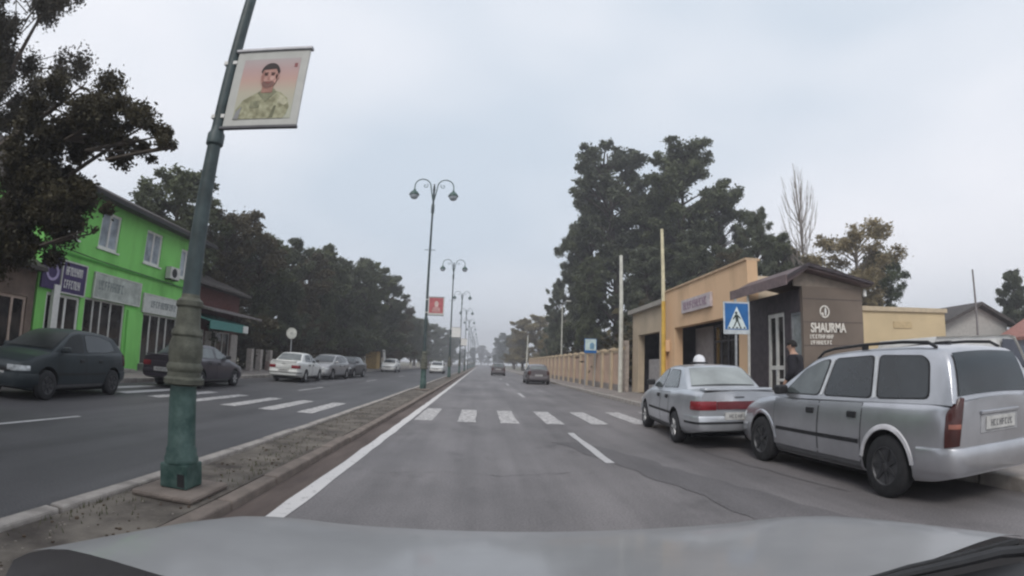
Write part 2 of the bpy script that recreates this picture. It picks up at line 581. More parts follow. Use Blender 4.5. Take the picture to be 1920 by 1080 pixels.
# dark repaired patch by the right-hand lane
rr_ = random.Random(2)
P_ = []
for k in range(24):
    f = k/23
    xm_, w_ = 3.1-1.5*f**1.3, .42-.16*f
    y_ = 2.4+6.5*f
    P_.append([(xm_-w_+rr_.uniform(-.09, .09), y_+rr_.uniform(-.05, .05), 0.005), (xm_+w_+rr_.uniform(-.09, .09), y_+rr_.uniform(-.05, .05), 0.005)])
TARM = asphalt_mat('tar_patch', (0.125, 0.116, 0.118))
MB().grid(P_).build('tar_patch', TARM, road)
def crack(pts, w, seed):
    rr = random.Random(seed)
    P = []
    for i in range(len(pts)-1):
        for k in range(8):
            f = k/8
            x = pts[i][0]+(pts[i+1][0]-pts[i][0])*f+rr.uniform(-.035, .035)
            y = pts[i][1]+(pts[i+1][1]-pts[i][1])*f+rr.uniform(-.03, .03)
            ww = w*rr.uniform(.35, 1)
            P.append([(x-ww, y, 0.0045), (x+ww, y+rr.uniform(-.01, .01), 0.0045)])
    MB().grid(P).build('road_crack', TARM2, road)
TARM2 = asphalt_mat('crack_filler', (0.105, 0.097, 0.099))
crack([(3.9, 4.5), (3.6, 7.5), (3.75, 11.0)], .014, 2)
crack([(-1.2, 6.0), (-.4, 6.25), (.3, 6.1), (1.4, 6.4)], .012, 3)
crack([(2.1, 15.2), (3.2, 15.6), (4.9, 15.5)], .02, 4)
# debris and dry leaves on the median: small chips, nobody could count them
def chips(name, n, x0, x1, y0, y1, z, mat, smin, smax, seed):
    g = np.random.default_rng(seed)
    c = np.stack([g.uniform(x0, x1, n), y0+(y1-y0)*g.random(n)**1.8, np.full(n, z)], 1)
    s = g.uniform(smin, smax, n)
    mb = MB()
    for i in range(n):
        a = g.uniform(0, 6.28)
        k = g.integers(3, 6)
        pts = [(c[i, 0]+s[i]*math.cos(a+2*PI*j/k)*g.uniform(.6, 1.2), c[i, 1]+s[i]*math.sin(a+2*PI*j/k)*g.uniform(.6, 1.2)) for j in range(k)]
        mb.prism(pts, 'z', z-0.004, z+s[i]*g.uniform(.2, .6))
    return mb.build(name, mat)
tag(chips('gravel', 260, ML+0.2, MR-0.2, 1.6, 22, 0.087, pm('pale_chips', (0.25, 0.22, 0.19), 0.9, var=0.35, scale=3), 0.004, 0.014, 3), 'pale chips and litter strewn over the soil median', 'gravel', kind='stuff')
tag(chips('fallen_leaves', 240, ML+0.2, MR-0.2, 1.6, 18, 0.088, pm('dry_leaves', (0.085, 0.060, 0.042), 0.9, var=0.4, scale=3), 0.008, 0.02, 4), 'brown dry leaves lying on the soil median', 'leaves', kind='stuff')
def grass(name, n, spots, mat, seed, label):
    g = np.random.default_rng(seed)
    mb = MB()
    for i in range(n):
        sx, sy, sr = spots[g.integers(len(spots))]
        x, y = sx+g.normal()*sr*0.35, sy+g.normal()*sr
        x = min(max(x, ML+0.18), MR-0.2)
        a, h, w = g.uniform(0, 6.28), g.uniform(.02, .06), g.uniform(.003, .007)
        dx, dy = math.cos(a), math.sin(a)
        mb.add([(x-dy*w, y+dx*w, 0.082), (x+dy*w, y-dx*w, 0.082), (x+dx*h*.5, y+dy*h*.5, 0.082+h)], [(0, 1, 2)])
    o = mb.build(name, mat, recalc=False)
    return tag(o, label, 'grass', kind='stuff')
grass('grass', 900, [(-2.5, 6.5, .5), (-2.75, 8, .8), (-2.6, 11, 1), (-2.7, 15, 2), (-2.6, 19, 3), (-2.6, 25, 4), (-2.85, 3.3, .4), (-2.4, 5.2, .4)],
      leaf_mat('weeds', (0.06, 0.065, 0.035), (0.15, 0.14, 0.08)), 9, 'thin weeds growing in patches on the soil median')

def rebase(root, loc):
    """move an unrotated root to the thing's base while its parts stay where they are"""
    root.location = loc
    for ch in root.children:
        ch.location = Vector(ch.location) - Vector(loc)
    return root

# ------------------------------------------------------------------ buildings
def window_unit(parent, axis, c, face, a0, a1, z0, z1, mull=(), trans=(), fr=OFFW, gl=SHOPGL, name='window', fw_=0.06, dep=0.08, tilt=None):
    """frame and panes set in an opening; axis 'y': plane x=c, outside towards face (+1/-1)"""
    mb = MB()
    d0, d1 = sorted((c, c-face*dep))
    def bx(p, q, r, s):
        if axis == 'y':
            mb.box(d0, d1, p, q, r, s)
        else:
            mb.box(p, q, d0, d1, r, s)
    bx(a0, a0+fw_, z0, z1)
    bx(a1-fw_, a1, z0, z1)
    bx(a0+fw_, a1-fw_, z1-fw_, z1)
    bx(a0+fw_, a1-fw_, z0, z0+fw_)
    for m_ in mull:
        bx(m_-fw_/2, m_+fw_/2, z0+fw_, z1-fw_)
    for t_ in trans:
        xs = [a0+fw_] + sorted(mull) + [a1-fw_]
        for i in range(len(xs)-1):
            bx(xs[i]+(fw_/2 if i else 0), xs[i+1]-(fw_/2 if i < len(xs)-2 else 0), t_-fw_/2, t_+fw_/2)
    w = mb.build(name, fr, parent)
    e0, e1 = sorted((c-face*dep*0.45, c-face*dep*0.6))
    xs = [a0+fw_] + sorted(mull) + [a1-fw_]
    for i in range(len(xs)-1):
        p, q = xs[i]+0.002, xs[i+1]-0.002
        if axis == 'y':
            MB().box(e0, e1, p, q, z0+0.02, z1-0.02).build('pane', gl, w)
        else:
            MB().box(p, q, e0, e1, z0+0.02, z1-0.02).build('pane', gl, w)
    return w

# lime green two-storey shop house
def green_house():
    t = thing('green_shop_house', 'lime green two-storey house with shop fronts and white window frames', 'building')
    fx = -14.8
    ops = [(19.0, 20.25, 4.75, 6.2), (21.9, 23.0, 4.6, 6.0), (16.0, 17.2, 4.75, 6.2), (13.9, 14.9, 4.75, 6.2),
           (13.75, 15.45, 0.15, 2.72), (15.7, 18.15, 0.15, 2.8), (19.45, 22.2, 0.35, 2.62)]
    mb = MB()
    wall_with_openings(mb, 'y', fx-0.3, fx, 13.3, 23.6, 0.1, 6.58, ops)
    mb.box(-22, fx-0.3, 13.3, 13.6, 0.1, 6.58)
    mb.box(-22, fx-0.3, 23.3, 23.6, 0.1, 6.58)
    mb.box(-22.3, -22, 13.3, 23.6, 0.1, 6.58)
    mb.build('wall', GREENW, t)
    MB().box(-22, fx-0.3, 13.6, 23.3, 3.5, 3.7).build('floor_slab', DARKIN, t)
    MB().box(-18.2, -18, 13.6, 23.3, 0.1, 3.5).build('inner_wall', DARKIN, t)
    rf = MB()
    rf.prism([(fx+0.60, 6.54), (fx+0.60, 6.70), (-18.5, 8.4), (-23.0, 6.70), (-23.0, 6.54)], 'y', 12.8, 24.2)
    r = rf.build('roof', ROOFD, t)
    MB().box(fx+0.56, fx+0.68, 12.7, 24.3, 6.48, 6.60).build('gutter', BLACKP, r)
    MB().box(fx+0.002, fx+0.05, 13.3, 23.6, 4.12, 4.20).build('ledge', pm('green_trim', (0.09, 0.34, 0.06), 0.8), t)
    for (a, b, z0, z1) in ops[:4]:
        w = window_unit(t, 'y', fx-0.06, 1, a, b, z0, z1, mull=((a+b)/2,), gl=pm('curtained_glass', (0.34, 0.38, 0.42), 0.15, var=0.35, scale=2.5, spec=0.7), fr=WHITE, fw_=0.10)
        MB().box(fx+0.002, fx+0.07, a-0.08, b+0.08, z0-0.07, z0-0.01).build('sill', WHITE, w)
    # purple shop
    window_unit(t, 'y', fx-0.05, 1, 13.75, 15.45, 0.15, 2.72, mull=(14.28, 14.75), fr=WHITE, fw_=0.10, name='shop_window')
    MB().box(fx+0.003, fx+0.16, 13.95, 14.25, 0.12, 3.0).build('pilaster', WHITE, t)
    window_unit(t, 'y', fx-0.05, 1, 15.7, 18.15, 0.15, 2.8, mull=(16.25, 16.7, 17.3), trans=(1.05,), name='shop_window', fr=OFFW, fw_=0.075)
    window_unit(t, 'y', fx-0.05, 1, 19.45, 22.2, 0.35, 2.62, mull=(20.05, 20.75, 21.35), name='shop_window', fr=OFFW, fw_=0.085)
    MB().box(fx+0.003, fx+0.10, 18.3, 19.2, 0.1, 2.6).build('pilaster', GREENW, t)
    MB().box(fx-0.9, fx+0.7, 15.6, 18.3, 0.10, 0.22).build('step', KERB, t)
    dp = MB().tube([(fx+0.12, 23.35, 6.5), (fx+0.10, 23.35, 6.2), (fx+0.10, 23.35, 0.2)], 0.05, 8).build('drain_pipe', pm('pipe_grey', (0.30, 0.32, 0.30), 0.6), t, smooth=True)
    MB().box(fx+0.003, fx+0.05, 13.3, 23.6, 0.1, 0.42).build('plinth_band', pm('plinth_dark', (0.10, 0.11, 0.09), 0.9, var=0.3), t)
    return rebase(t, (fx, 18.4, 0.1))
green_house()
def sign_board(name, label, fx, face, a0, a1, z0, z1, mat, rows, ink=INK, seed=1, frame=None, dep=0.10):
    t = thing(name, label, 'sign')
    x0, x1 = sorted((fx+face*0.004, fx+face*dep))
    MB().box(x0, x1, a0, a1, z0, z1).build('panel', mat, t)
    if frame:
        mb = MB()
        y0, y1 = sorted((fx+face*dep*0.3, fx+face*(dep+0.02)))
        mb.box(y0, y1, a0-0.05, a0-0.002, z0-0.05, z1+0.05).box(y0, y1, a1+0.002, a1+0.05, z0-0.05, z1+0.05)
        mb.box(y0, y1, a0-0.002, a1+0.002, z1+0.002, z1+0.05).box(y0, y1, a0-0.002, a1+0.002, z0-0.05, z0-0.002)
        mb.build('frame', frame, t)
    for k, (u0, u1, v0, v1, n) in enumerate(rows):
        h = z1-z0
        def place(u, v, d, u0=u0, v0=v0):
            yy = a0+u0*(a1-a0)+u if face > 0 else a1-u0*(a1-a0)-u
            return (fx+face*(dep+0.002+d), yy, z0+v0*h+v)
        lettering('lettering', ink, t, place, (u1-u0)*(a1-a0), (v1-v0)*h, n, seed+k)
    return rebase(t, (fx, (a0+a1)/2, z0))
FX = -14.8
t = sign_board('shop_sign', 'purple sign panel with two rows of white lettering over shop door', FX, 1, 14.30, 15.5, 2.80, 3.86, PURPLE, [(.12, .85, .58, .86, 8), (.1, .8, .14, .42, 7)], ink=WHITE, seed=4, frame=OFFW)
t = thing('shop_sign', 'purple sign panel with a pale ring emblem left of the lettered one', 'sign')
MB().box(FX+0.004, FX+0.10, 13.35, 14.2, 2.82, 3.95).build('panel', PURPLE, t)
ring = []
for rr_, xx in ((0.30, 0.103), (0.30, 0.12), (0.21, 0.12), (0.21, 0.103)):
    ring.append([(FX+xx, 13.8+rr_*math.cos(a*PI/12), 3.4+rr_*math.sin(a*PI/12)) for a in range(24)])
MB().grid(ring, close=True).build('ring_emblem', pm('lilac_print', (0.42, 0.36, 0.55), 0.6), t, smooth=True)
rebase(t, (FX, 13.8, 2.82))
sign_board('shop_sign', 'long weathered white sign board with faint lettering above glazed shop front', FX, 1, 16.05, 18.95, 2.86, 3.76, pm('weathered_white', (0.42, 0.45, 0.41), 0.7, var=0.3, scale=2.5), [(.08, .62, .35, .75, 9)], ink=pm('faded_ink', (0.24, 0.27, 0.26), 0.8), seed=9, frame=OFFW)
sign_board('shop_sign', 'white sign board with grey lettering nearest the lamp post', FX, 1, 19.3, 22.25, 2.68, 3.42, pm('sign_white', (0.55, 0.56, 0.53), 0.6, var=0.1), [(.18, .86, .3, .7, 11)], ink=pm('grey_ink', (0.22, 0.24, 0.24), 0.8), seed=12, frame=OFFW)
t = thing('hanging_lamp', 'small bright globe lamp hanging inside the green house shop door', 'lamp')
gl = bpy.data.materials.new('lit_globe'); gl.use_nodes = True
gl.node_tree.nodes['Principled BSDF'].inputs['Emission Color'].default_value = (1, .93, .8, 1)
gl.node_tree.nodes['Principled BSDF'].inputs['Emission Strength'].default_value = 1.2
MB().lathe([(0.01, 2.06), (0.07, 2.09), (0.10, 2.16), (0.07, 2.23), (0.01, 2.26)], 12, FX-0.35, 17.75).build('globe', gl, t, smooth=True)
MB().tube([(FX-0.35, 17.75, 2.26), (FX-0.35, 17.75, 3.5)], 0.008, 6).build('cord', BLACKP, t)
rebase(t, (FX-0.35, 17.75, 2.06))
t = thing('air_conditioner', 'white air conditioner box on the green house wall between the upper windows', 'air conditioner', (FX, 21.1, 4.35))
MB().box(0.06, 0.36, -0.4, 0.4, 0, 0.55).build('case', OFFW, t, bevel=0.015)
MB().prism([(-.08+.21*math.cos(k*PI/10), .275+.21*math.sin(k*PI/10)) for k in range(20)], 'x', 0.361, 0.37).build('fan_grille', BLACKP, t)
for yy in (-.3, .3):
    MB().box(0.003, 0.34, yy-.02, yy+.02, -0.05, -0.002).build('bracket', BLACKP, t)
# overhead cable along the green facade
mb = MB(); mb.tube([(FX+0.12, 13.3, 4.35), (FX+0.16, 16, 4.22), (FX+0.16, 19.5, 4.18), (FX+0.12, 23.6, 4.05)], 0.018, 6)
tag(mb.build('facade_cable', BLACKP), 'thin black cable sagging along the lime green facade', 'cable')

# brown single-storey house at the left edge
t = thing('brown_house', 'low brown plastered house with pale window frames left of green house', 'building')
ops = [(11.65, 12.95, 0.68, 2.42), (9.3, 10.6, 0.68, 2.42)]
mb = MB()
wall_with_openings(mb, 'y', FX-0.35, FX-0.05, 3.5, 13.25, 0.1, 3.3, ops)
mb.box(-21, FX-0.35, 3.5, 3.8, 0.1, 3.3).box(-21, FX-0.35, 12.95, 13.25, 0.1, 3.3).box(-21.3, -21, 3.5, 13.25, 0.1, 3.3)
mb.build('wall', BROWNH, t)
MB().prism([(FX+0.45, 3.3), (FX+0.45, 3.42), (-18, 5.0), (-21.9, 3.42), (-21.9, 3.3)], 'y', 3.2, 13.28).build('roof', ROOFD, t)
for a, b, z0, z1 in ops:
    w = window_unit(t, 'y', FX-0.10, 1, a, b, z0, z1, mull=(a+0.72,), fr=pm('pinkish_frame', (0.46, 0.36, 0.30), 0.7), gl=SHOPGL, fw_=0.10)
    MB().box(FX-0.048, FX+0.06, a-0.1, b+0.1, z0-0.09, z0-0.01).build('sill', pm('pinkish_frame', (0.46, 0.36, 0.30)), w)
rebase(t, (FX, 8.4, 0.1))

# dark red shop with teal awning
t = thing('awning_shop', 'small dark red shop with teal awning beside the green house', 'building')
mb = MB()
wall_with_openings(mb, 'y', -15.5, -15.2, 23.9, 29.5, 0.1, 4.6, [(24.4, 25.6, 0.12, 2.3), (26.3, 28.6, 0.9, 2.3)])
mb.box(-19.5, -15.5, 23.9, 24.2, 0.1, 4.6).box(-19.5, -15.5, 29.2, 29.5, 0.1, 4.6).box(-19.8, -19.5, 23.9, 29.5, 0.1, 4.6)
mb.build('wall', DKRED, t)
MB().prism([(-14.6, 4.6), (-14.6, 4.72), (-17.4, 5.8), (-20.2, 4.72), (-20.2, 4.6)], 'y', 23.75, 29.9).build('roof', ROOFD, t)
window_unit(t, 'y', -15.25, 1, 24.4, 25.6, 0.12, 2.3, mull=(25.0,), name='door')
window_unit(t, 'y', -15.25, 1, 26.3, 28.6, 0.9, 2.3, mull=(27.0, 27.8))
for ya_, yb_ in ((23.9, 24.38), (25.62, 26.25), (28.65, 29.5)):
    MB().box(-15.198, -15.12, ya_, yb_, 0.1, 2.25).build('pale_panel', pm('pale_wall', (0.40, 0.37, 0.34), 0.9, var=0.2), t)
aw = MB().prism([(-15.12, 3.15), (-13.35, 2.72), (-13.35, 2.30), (-13.40, 2.30), (-13.40, 2.66), (-15.12, 3.08)], 'y', 23.0, 27.2).build('awning', TEAL, t)
MB().box(-13.345, -13.30, 26.6, 27.19, 2.32, 2.70).build('awning_edge', WHITE, aw)
MB().prism([(-15.2, 3.62), (-13.2, 3.25), (-13.2, 3.15), (-15.2, 3.50)], 'y', 22.9, 28.8).build('tin_canopy', pm('tin_canopy', (0.16, 0.14, 0.14), 0.5, var=0.3), t)
rebase(t, (-15.2, 26.5, 0.1))

# pinkish low wall with gate posts under the trees
t = thing('low_wall', 'low pinkish wall with pale gate posts under the roadside trees', 'wall')
MB().box(-14.7, -14.5, 33, 60, 0.1, 0.75).build('wall_panel', pm('pinkish_wall', (0.27, 0.20, 0.175), 0.9, var=0.25), t)
for y in (30.2, 31.6, 33.2, 38, 43, 48, 53, 58):
    MB().box(-14.78, -14.42, y, y+0.36, 0.1, 1.5).build('gate_post', pm('pale_post', (0.40, 0.36, 0.33), 0.9, var=0.2), t, bevel=0.02)
rebase(t, (-14.6, 45, 0.1))
t = thing('yellow_stall', 'small ochre market stall with white leaning board far along the left pavement', 'stall')
MB().box(-14.4, -13.0, 62.5, 64.6, 0.1, 2.3).build('wall', pm('ochre_wall', (0.42, 0.28, 0.10), 0.85, var=0.25), t)
MB().prism([(-14.7, 2.3), (-12.5, 2.3), (-12.5, 2.4), (-14.7, 2.7)], 'y', 62.1, 65).build('roof', ROOFD, t)
MB().prism([(-12.6, 0.12), (-12.5, 0.12), (-12.75, 2.6), (-12.85, 2.6)], 'y', 65.2, 66.5).build('leaning_board', WHITE, t)
rebase(t, (-13.5, 63.5, 0.1))

# peach shop on the right
def peach_shop():
    t = thing('peach_shop', 'long peach plastered shop with flat parapet and dark open bays', 'building')
    fx = 7.5
    mb = MB()
    wall_with_openings(mb, 'y', fx, fx+0.35, 13.0, 19.8, 0.1, 4.45, [(13.6, 18.8, 0.14, 2.92)])
    mb.build('wall', PEACH, t)
    mb = MB()
    wall_with_openings(mb, 'y', fx+0.08, fx+0.40, 19.8, 24.7, 0.1, 4.02, [(20.75, 23.75, 0.14, 2.92)])
    mb.build('wall', BEIGE, t)
    MB().box(fx-0.12, fx+0.6, 19.802, 24.95, 4.02, 4.22).build('cornice', CORN, t)
    MB().box(fx-0.05, fx+0.45, 13.0, 19.8, 4.452, 4.52).build('coping', pm('peach_coping', (0.50, 0.36, 0.24), 0.85), t)
    sd_ = MB()
    sd_.box(fx+0.352, 11.65, 13.0, 13.3, 0.1, 4.0)
    sd_.build('side_wall', PALEP, t)
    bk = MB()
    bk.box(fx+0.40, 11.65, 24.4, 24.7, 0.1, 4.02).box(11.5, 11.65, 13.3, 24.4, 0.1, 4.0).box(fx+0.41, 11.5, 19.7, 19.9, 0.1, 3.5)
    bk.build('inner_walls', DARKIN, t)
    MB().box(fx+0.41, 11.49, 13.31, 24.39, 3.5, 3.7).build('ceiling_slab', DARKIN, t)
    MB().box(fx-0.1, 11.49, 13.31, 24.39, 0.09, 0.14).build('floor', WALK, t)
    # low grey screen inside the far bay, glazed doors in the near bay
    MB().box(fx+0.55, fx+0.62, 20.9, 23.5, 0.14, 1.75).build('grey_screen', pm('grey_screen', (0.33, 0.31, 0.31), 0.7, var=0.15), t, bevel=0.01)
    window_unit(t, 'y', fx+0.9, -1, 17.2, 18.78, 0.14, 2.9, mull=(), name='door', fr=pm('taupe_panel', (0.30, 0.27, 0.265), 0.7), gl=pm('taupe_panel', (0.30, 0.27, 0.265)))
    window_unit(t, 'y', fx+0.9, -1, 13.6, 17.15, 0.14, 2.9, mull=(14.8, 16.0, 16.55), trans=(2.3,), name='shop_window', fr=pm('dark_frame', (0.09, 0.09, 0.10), 0.6), gl=SHOPGL)
    MB().box(fx-0.14, fx-0.002, 19.55, 19.72, 0.1, 2.1).build('drain_pipe', PEACH, t, bevel=0.02)
    MB().box(fx-0.20, fx-0.003, 19.3, 19.75, 2.0, 2.45).build('meter_box', PEACH, t, bevel=0.02)
    return rebase(t, (fx, 18.8, 0.1))
peach_shop()
sign_board('shop_sign', 'white lettered sign on the peach shop parapet', 7.5, -1, 15.35, 17.85, 3.38, 3.86, pm('pinkish_white', (0.50, 0.44, 0.45), 0.7, var=0.15), [(.08, .92, .22, .8, 10)], ink=pm('mauve_ink', (0.30, 0.22, 0.27), 0.8), seed=21)

# brown snack kiosk
def kiosk():
    t = thing('snack_kiosk', 'brown snack kiosk with gable roof and white lettering on its end board', 'kiosk')
    x0, x1, y0, y1, zt = 7.36, 9.25, 10.2, 12.75, 3.2
    mb = MB()
    mb.prism([(x0+0.02, 0.1), (x1, 0.1), (x1, zt+0.05), (x0+0.02, zt+0.05)], 'y', y0, y0+0.10)
    mb.build('end_board', KBROWN, t)
    mb = MB()
    mb.prism([(x0-0.2, zt+0.052), (x1-0.002, zt+0.052), (x1-0.002, zt+0.10), (x0+0.06, 3.60), (x0-0.2, 3.47)], 'y', y0+0.02, y0+0.08)
    mb.build('gable', pm('kiosk_gable', (0.20, 0.165, 0.135), 0.7), t)
    for k in range(5):
        z = 0.75+k*0.55
        MB().box(x0+0.02, x1, y0-0.004, y0-0.0005, z, z+0.012).build('board_joint', KDARK, t)
    mb = MB()
    wall_with_openings(mb, 'y', x0, x0+0.08, y0+0.102, y1, 0.1, zt, [(10.98, 11.78, 0.2, 2.72), (10.26, 10.72, 1.35, 2.66)])
    mb.box(x1-0.08, x1, y0+0.102, y1, 0.1, zt).box(x0+0.08, x1-0.08, y1-0.08, y1, 0.1, zt)
    mb.build('wall', KDARK, t)
    MB().box(x0+0.09, x1-0.09, y0+0.11, y1-0.09, 0.1, 0.16).build('floor', KDARK, t)
    d = window_unit(t, 'y', x0+0.03, -1, 10.98, 11.78, 0.2, 2.72, mull=(11.38,), trans=(1.35,), fr=OFFW, fw_=0.10, name='door')
    MB().tube([(x0-0.01, 11.30, 1.15), (x0-0.05, 11.30, 1.15), (x0-0.05, 11.30, 1.30), (x0-0.01, 11.30, 1.30)], 0.012, 6).build('handle', STEEL, d)
    window_unit(t, 'y', x0+0.03, -1, 10.26, 10.72, 1.35, 2.66, fr=pm('grey_frame', (0.24, 0.25, 0.26), 0.6), gl=pm('milky_glass', (0.24, 0.26, 0.26), 0.2, var=0.2, spec=0.7), fw_=0.05)
    MB().box(x0-0.30, x0-0.003, 10.3, 10.9, 1.02, 1.08).build('counter', OFFW, t, bevel=0.01)
    # asymmetric gable roof running along the street
    def roof(yA, yB, name):
        m = MB()
        m.prism([(6.80, 3.26), (6.80, 3.42), (7.42, 3.74), (9.42, 3.38), (9.42, 3.30), (7.42, 3.62)], 'y', yA, yB)
        return m.build(name, KROOF, t)
    r = roof(9.98, 12.75, 'roof')
    MB().prism([(6.77, 3.22), (6.797, 3.22), (6.797, 3.46), (6.77, 3.46)], 'y', 9.95, 12.75).build('fascia', pm('fascia_brown', (0.17, 0.125, 0.125), 0.6, var=0.2), r)
    MB().prism([(6.80, 3.44), (7.42, 3.765), (9.44, 3.40), (9.44, 3.33), (7.42, 3.68), (6.80, 3.36)], 'y', 9.93, 9.978).build('barge_board', KDARK, r)
    MB().tube([(6.86, 11.9, 0.1), (6.86, 11.9, 3.27)], 0.035, 8).build('post', OFFW, t)
    # sign on the board: emblem, name, two small lines
    yf = y0
    ring = []
    for rad, yy in ((0.150, 0), (0.150, -0.012), (0.118, -0.012), (0.118, 0)):
        ring.append([(8.02+rad*math.cos(a*PI/14), yf-0.002+yy, 2.66+rad*math.sin(a*PI/14)) for a in range(28)])
    em = MB().grid(ring, close=True).build('emblem', pm('sign_cream', (0.70, 0.66, 0.60), 0.6, var=0.12), t, smooth=True)
    MB().prism([(8.03, 2.56), (8.06, 2.57), (8.075, 2.68), (8.05, 2.77), (8.02, 2.70)], 'y', yf-0.014, yf-0.002).build('emblem_blade', WHITE, em)
    MB().prism([(7.90, 2.55), (7.99, 2.56), (7.98, 2.64), (7.92, 2.63)], 'y', yf-0.014, yf-0.002).build('emblem_mark', pm('sign_cream', (0.56, 0.52, 0.47)), em)
    M4 = Matrix.Translation((8.12, yf-0.013, 2.17)) @ Matrix.Rotation(PI/2, 4, 'X') @ Matrix.Diagonal((0.86, 1.15, 1, 1))
    text_mesh('lettering', 'SHAURMA', 0.27, pm('sign_cream', (0.56, 0.52, 0.47)), t, M4)
    for k, (xa, z, w, n) in enumerate(((7.56, 2.02, 0.74, 9), (7.58, 1.88, 0.66, 8))):
        lettering('small_lettering', pm('sign_cream', (0.56, 0.52, 0.47)), t, lambda u, v, d, xa=xa, z=z: (xa+u, yf-0.002-d, z+v), w, 0.095, n, 40+k)
    # small white lamp on the far corner
    MB().lathe([(0.02, 3.05), (0.05, 3.07), (0.05, 3.2), (0.02, 3.24)], 10, x1+0.08, y0-0.02).build('corner_lamp', WHITE, t, smooth=True)
    return rebase(t, (8.3, 11.4, 0.1))
kiosk()

# yellow flat-roofed building, grey gable house, red-roofed house behind
t = thing('yellow_building', 'flat-roofed pale yellow building behind the silver estate car', 'building')
MB().box(12.0, 21.85, 18.0, 26, 0.05, 3.75).build('wall', pm('yellow_plaster', (0.56, 0.44, 0.27), 0.85, var=0.08, scale=0.5), t)
MB().box(11.9, 21.95, 17.9, 26.1, 3.752, 3.95).build('coping', pm('yellow_coping', (0.50, 0.41, 0.29), 0.85, var=0.1), t)
MB().box(18.2, 19.4, 17.97, 17.998, 3.0, 3.3).build('faded_patch', pm('patch_yellow', (0.50, 0.38, 0.22), 0.9), t)
rebase(t, (16.9, 22, 0.05))
def gable_house(name, label, xa, xb, ya, yb, ze, zp, wall, roof, cat='house'):
    t = thing(name, label, cat)
    xm = (xa+xb)/2
    MB().prism([(xa, 0.0), (xb, 0.0), (xb, ze), (xm, zp), (xa, ze)], 'y', ya, yb).build('wall', wall, t)
    m = MB()
    m.prism([(xa-0.5, ze-0.22), (xa-0.5, ze-0.02), (xm, zp+0.24), (xb+0.5, ze-0.02), (xb+0.5, ze-0.22), (xm, zp+0.03)], 'y', ya-0.5, yb+0.4)
    m.build('roof', roof, t)
    w = window_unit(t, 'x', ya-0.005, -1, xm-0.6, xm+0.6, 0.9, 2.2, mull=(xm,), fr=OFFW, dep=-0.06)
    return rebase(t, (xm, (ya+yb)/2, 0))
gable_house('gable_house', 'grey-walled gable house with dark roof behind the white van', 26.6, 33.2, 22.0, 30, 3.75, 4.75, pm('grey_render', (0.40, 0.385, 0.36), 0.9, var=0.12), ROOFD)
gable_house('red_roof_house', 'house with red tiled roof at the right edge', 30.6, 37.8, 14.5, 20.5, 2.7, 3.9, pm('bluish_wall', (0.30, 0.34, 0.40), 0.9), REDR)

# panelled fence on the right
def fence():
    t = thing('panel_fence', 'beige panel fence with pillars along the right pavement', 'fence')
    Y = [25.0, 26.9, 29.0, 31.1, 33.3, 35.6, 38.0, 40.4, 42.9, 45.4, 48, 50.6, 53.2, 55.8, 58.4, 61, 63.6, 66.2, 68.8, 71.4, 74]
    pl = MB().box(-0.17, 0.17, -0.17, 0.17, 0.0, 2.14).mesh('pillar', bevel=0.02)
    cp = MB().prism([(-0.23, 0), (0.23, 0), (0.23, 0.06), (0, 0.16), (-0.23, 0.06)], 'y', -0.23, 0.23).mesh('cap')
    for i, y in enumerate(Y):
        p = mobj('pillar', pl, FENCEC, t)
        p.location = (7.15, y, WZ-0.02)
        c = mobj('cap', cp, FENCEC, p)
        c.location = (0, 0, 2.142)
        if i < len(Y)-1:
            L_ = Y[i+1]-y-0.34
            b = MB()
            b.box(-0.06, 0.06, 0, L_, 0.0, 0.35)
            pn = MB().box(-0.06, 0.06, 0, L_, 0.352, 2.02).build('panel', FENCEP, t)
            pn.location = (7.17, y+0.17, WZ-0.02)
            bs = b.build('plinth', WALK, t)
            bs.location = (7.15, y+0.17, WZ-0.02)
            cc = MB().box(-0.10, 0.10, 0, L_, 0, 0.07).build('coping', FENCEC, pn)
            cc.location = (0, 0, 2.022)
    return rebase(t, (7.15, 49, WZ-0.02))
fence()
t = thing('gate_wall', 'short grey-beige wall between panel fence and peach shop', 'wall')
MB().box(7.2, 7.4, 24.71, 24.82, 0.11, 2.5).box(7.05, 7.42, 24.83, 24.98-0.17, 0.11, 2.72).build('wall_panel', pm('gate_wall_grey', (0.36, 0.31, 0.275), 0.9, var=0.2), t)
rebase(t, (7.2, 24.8, 0.11))

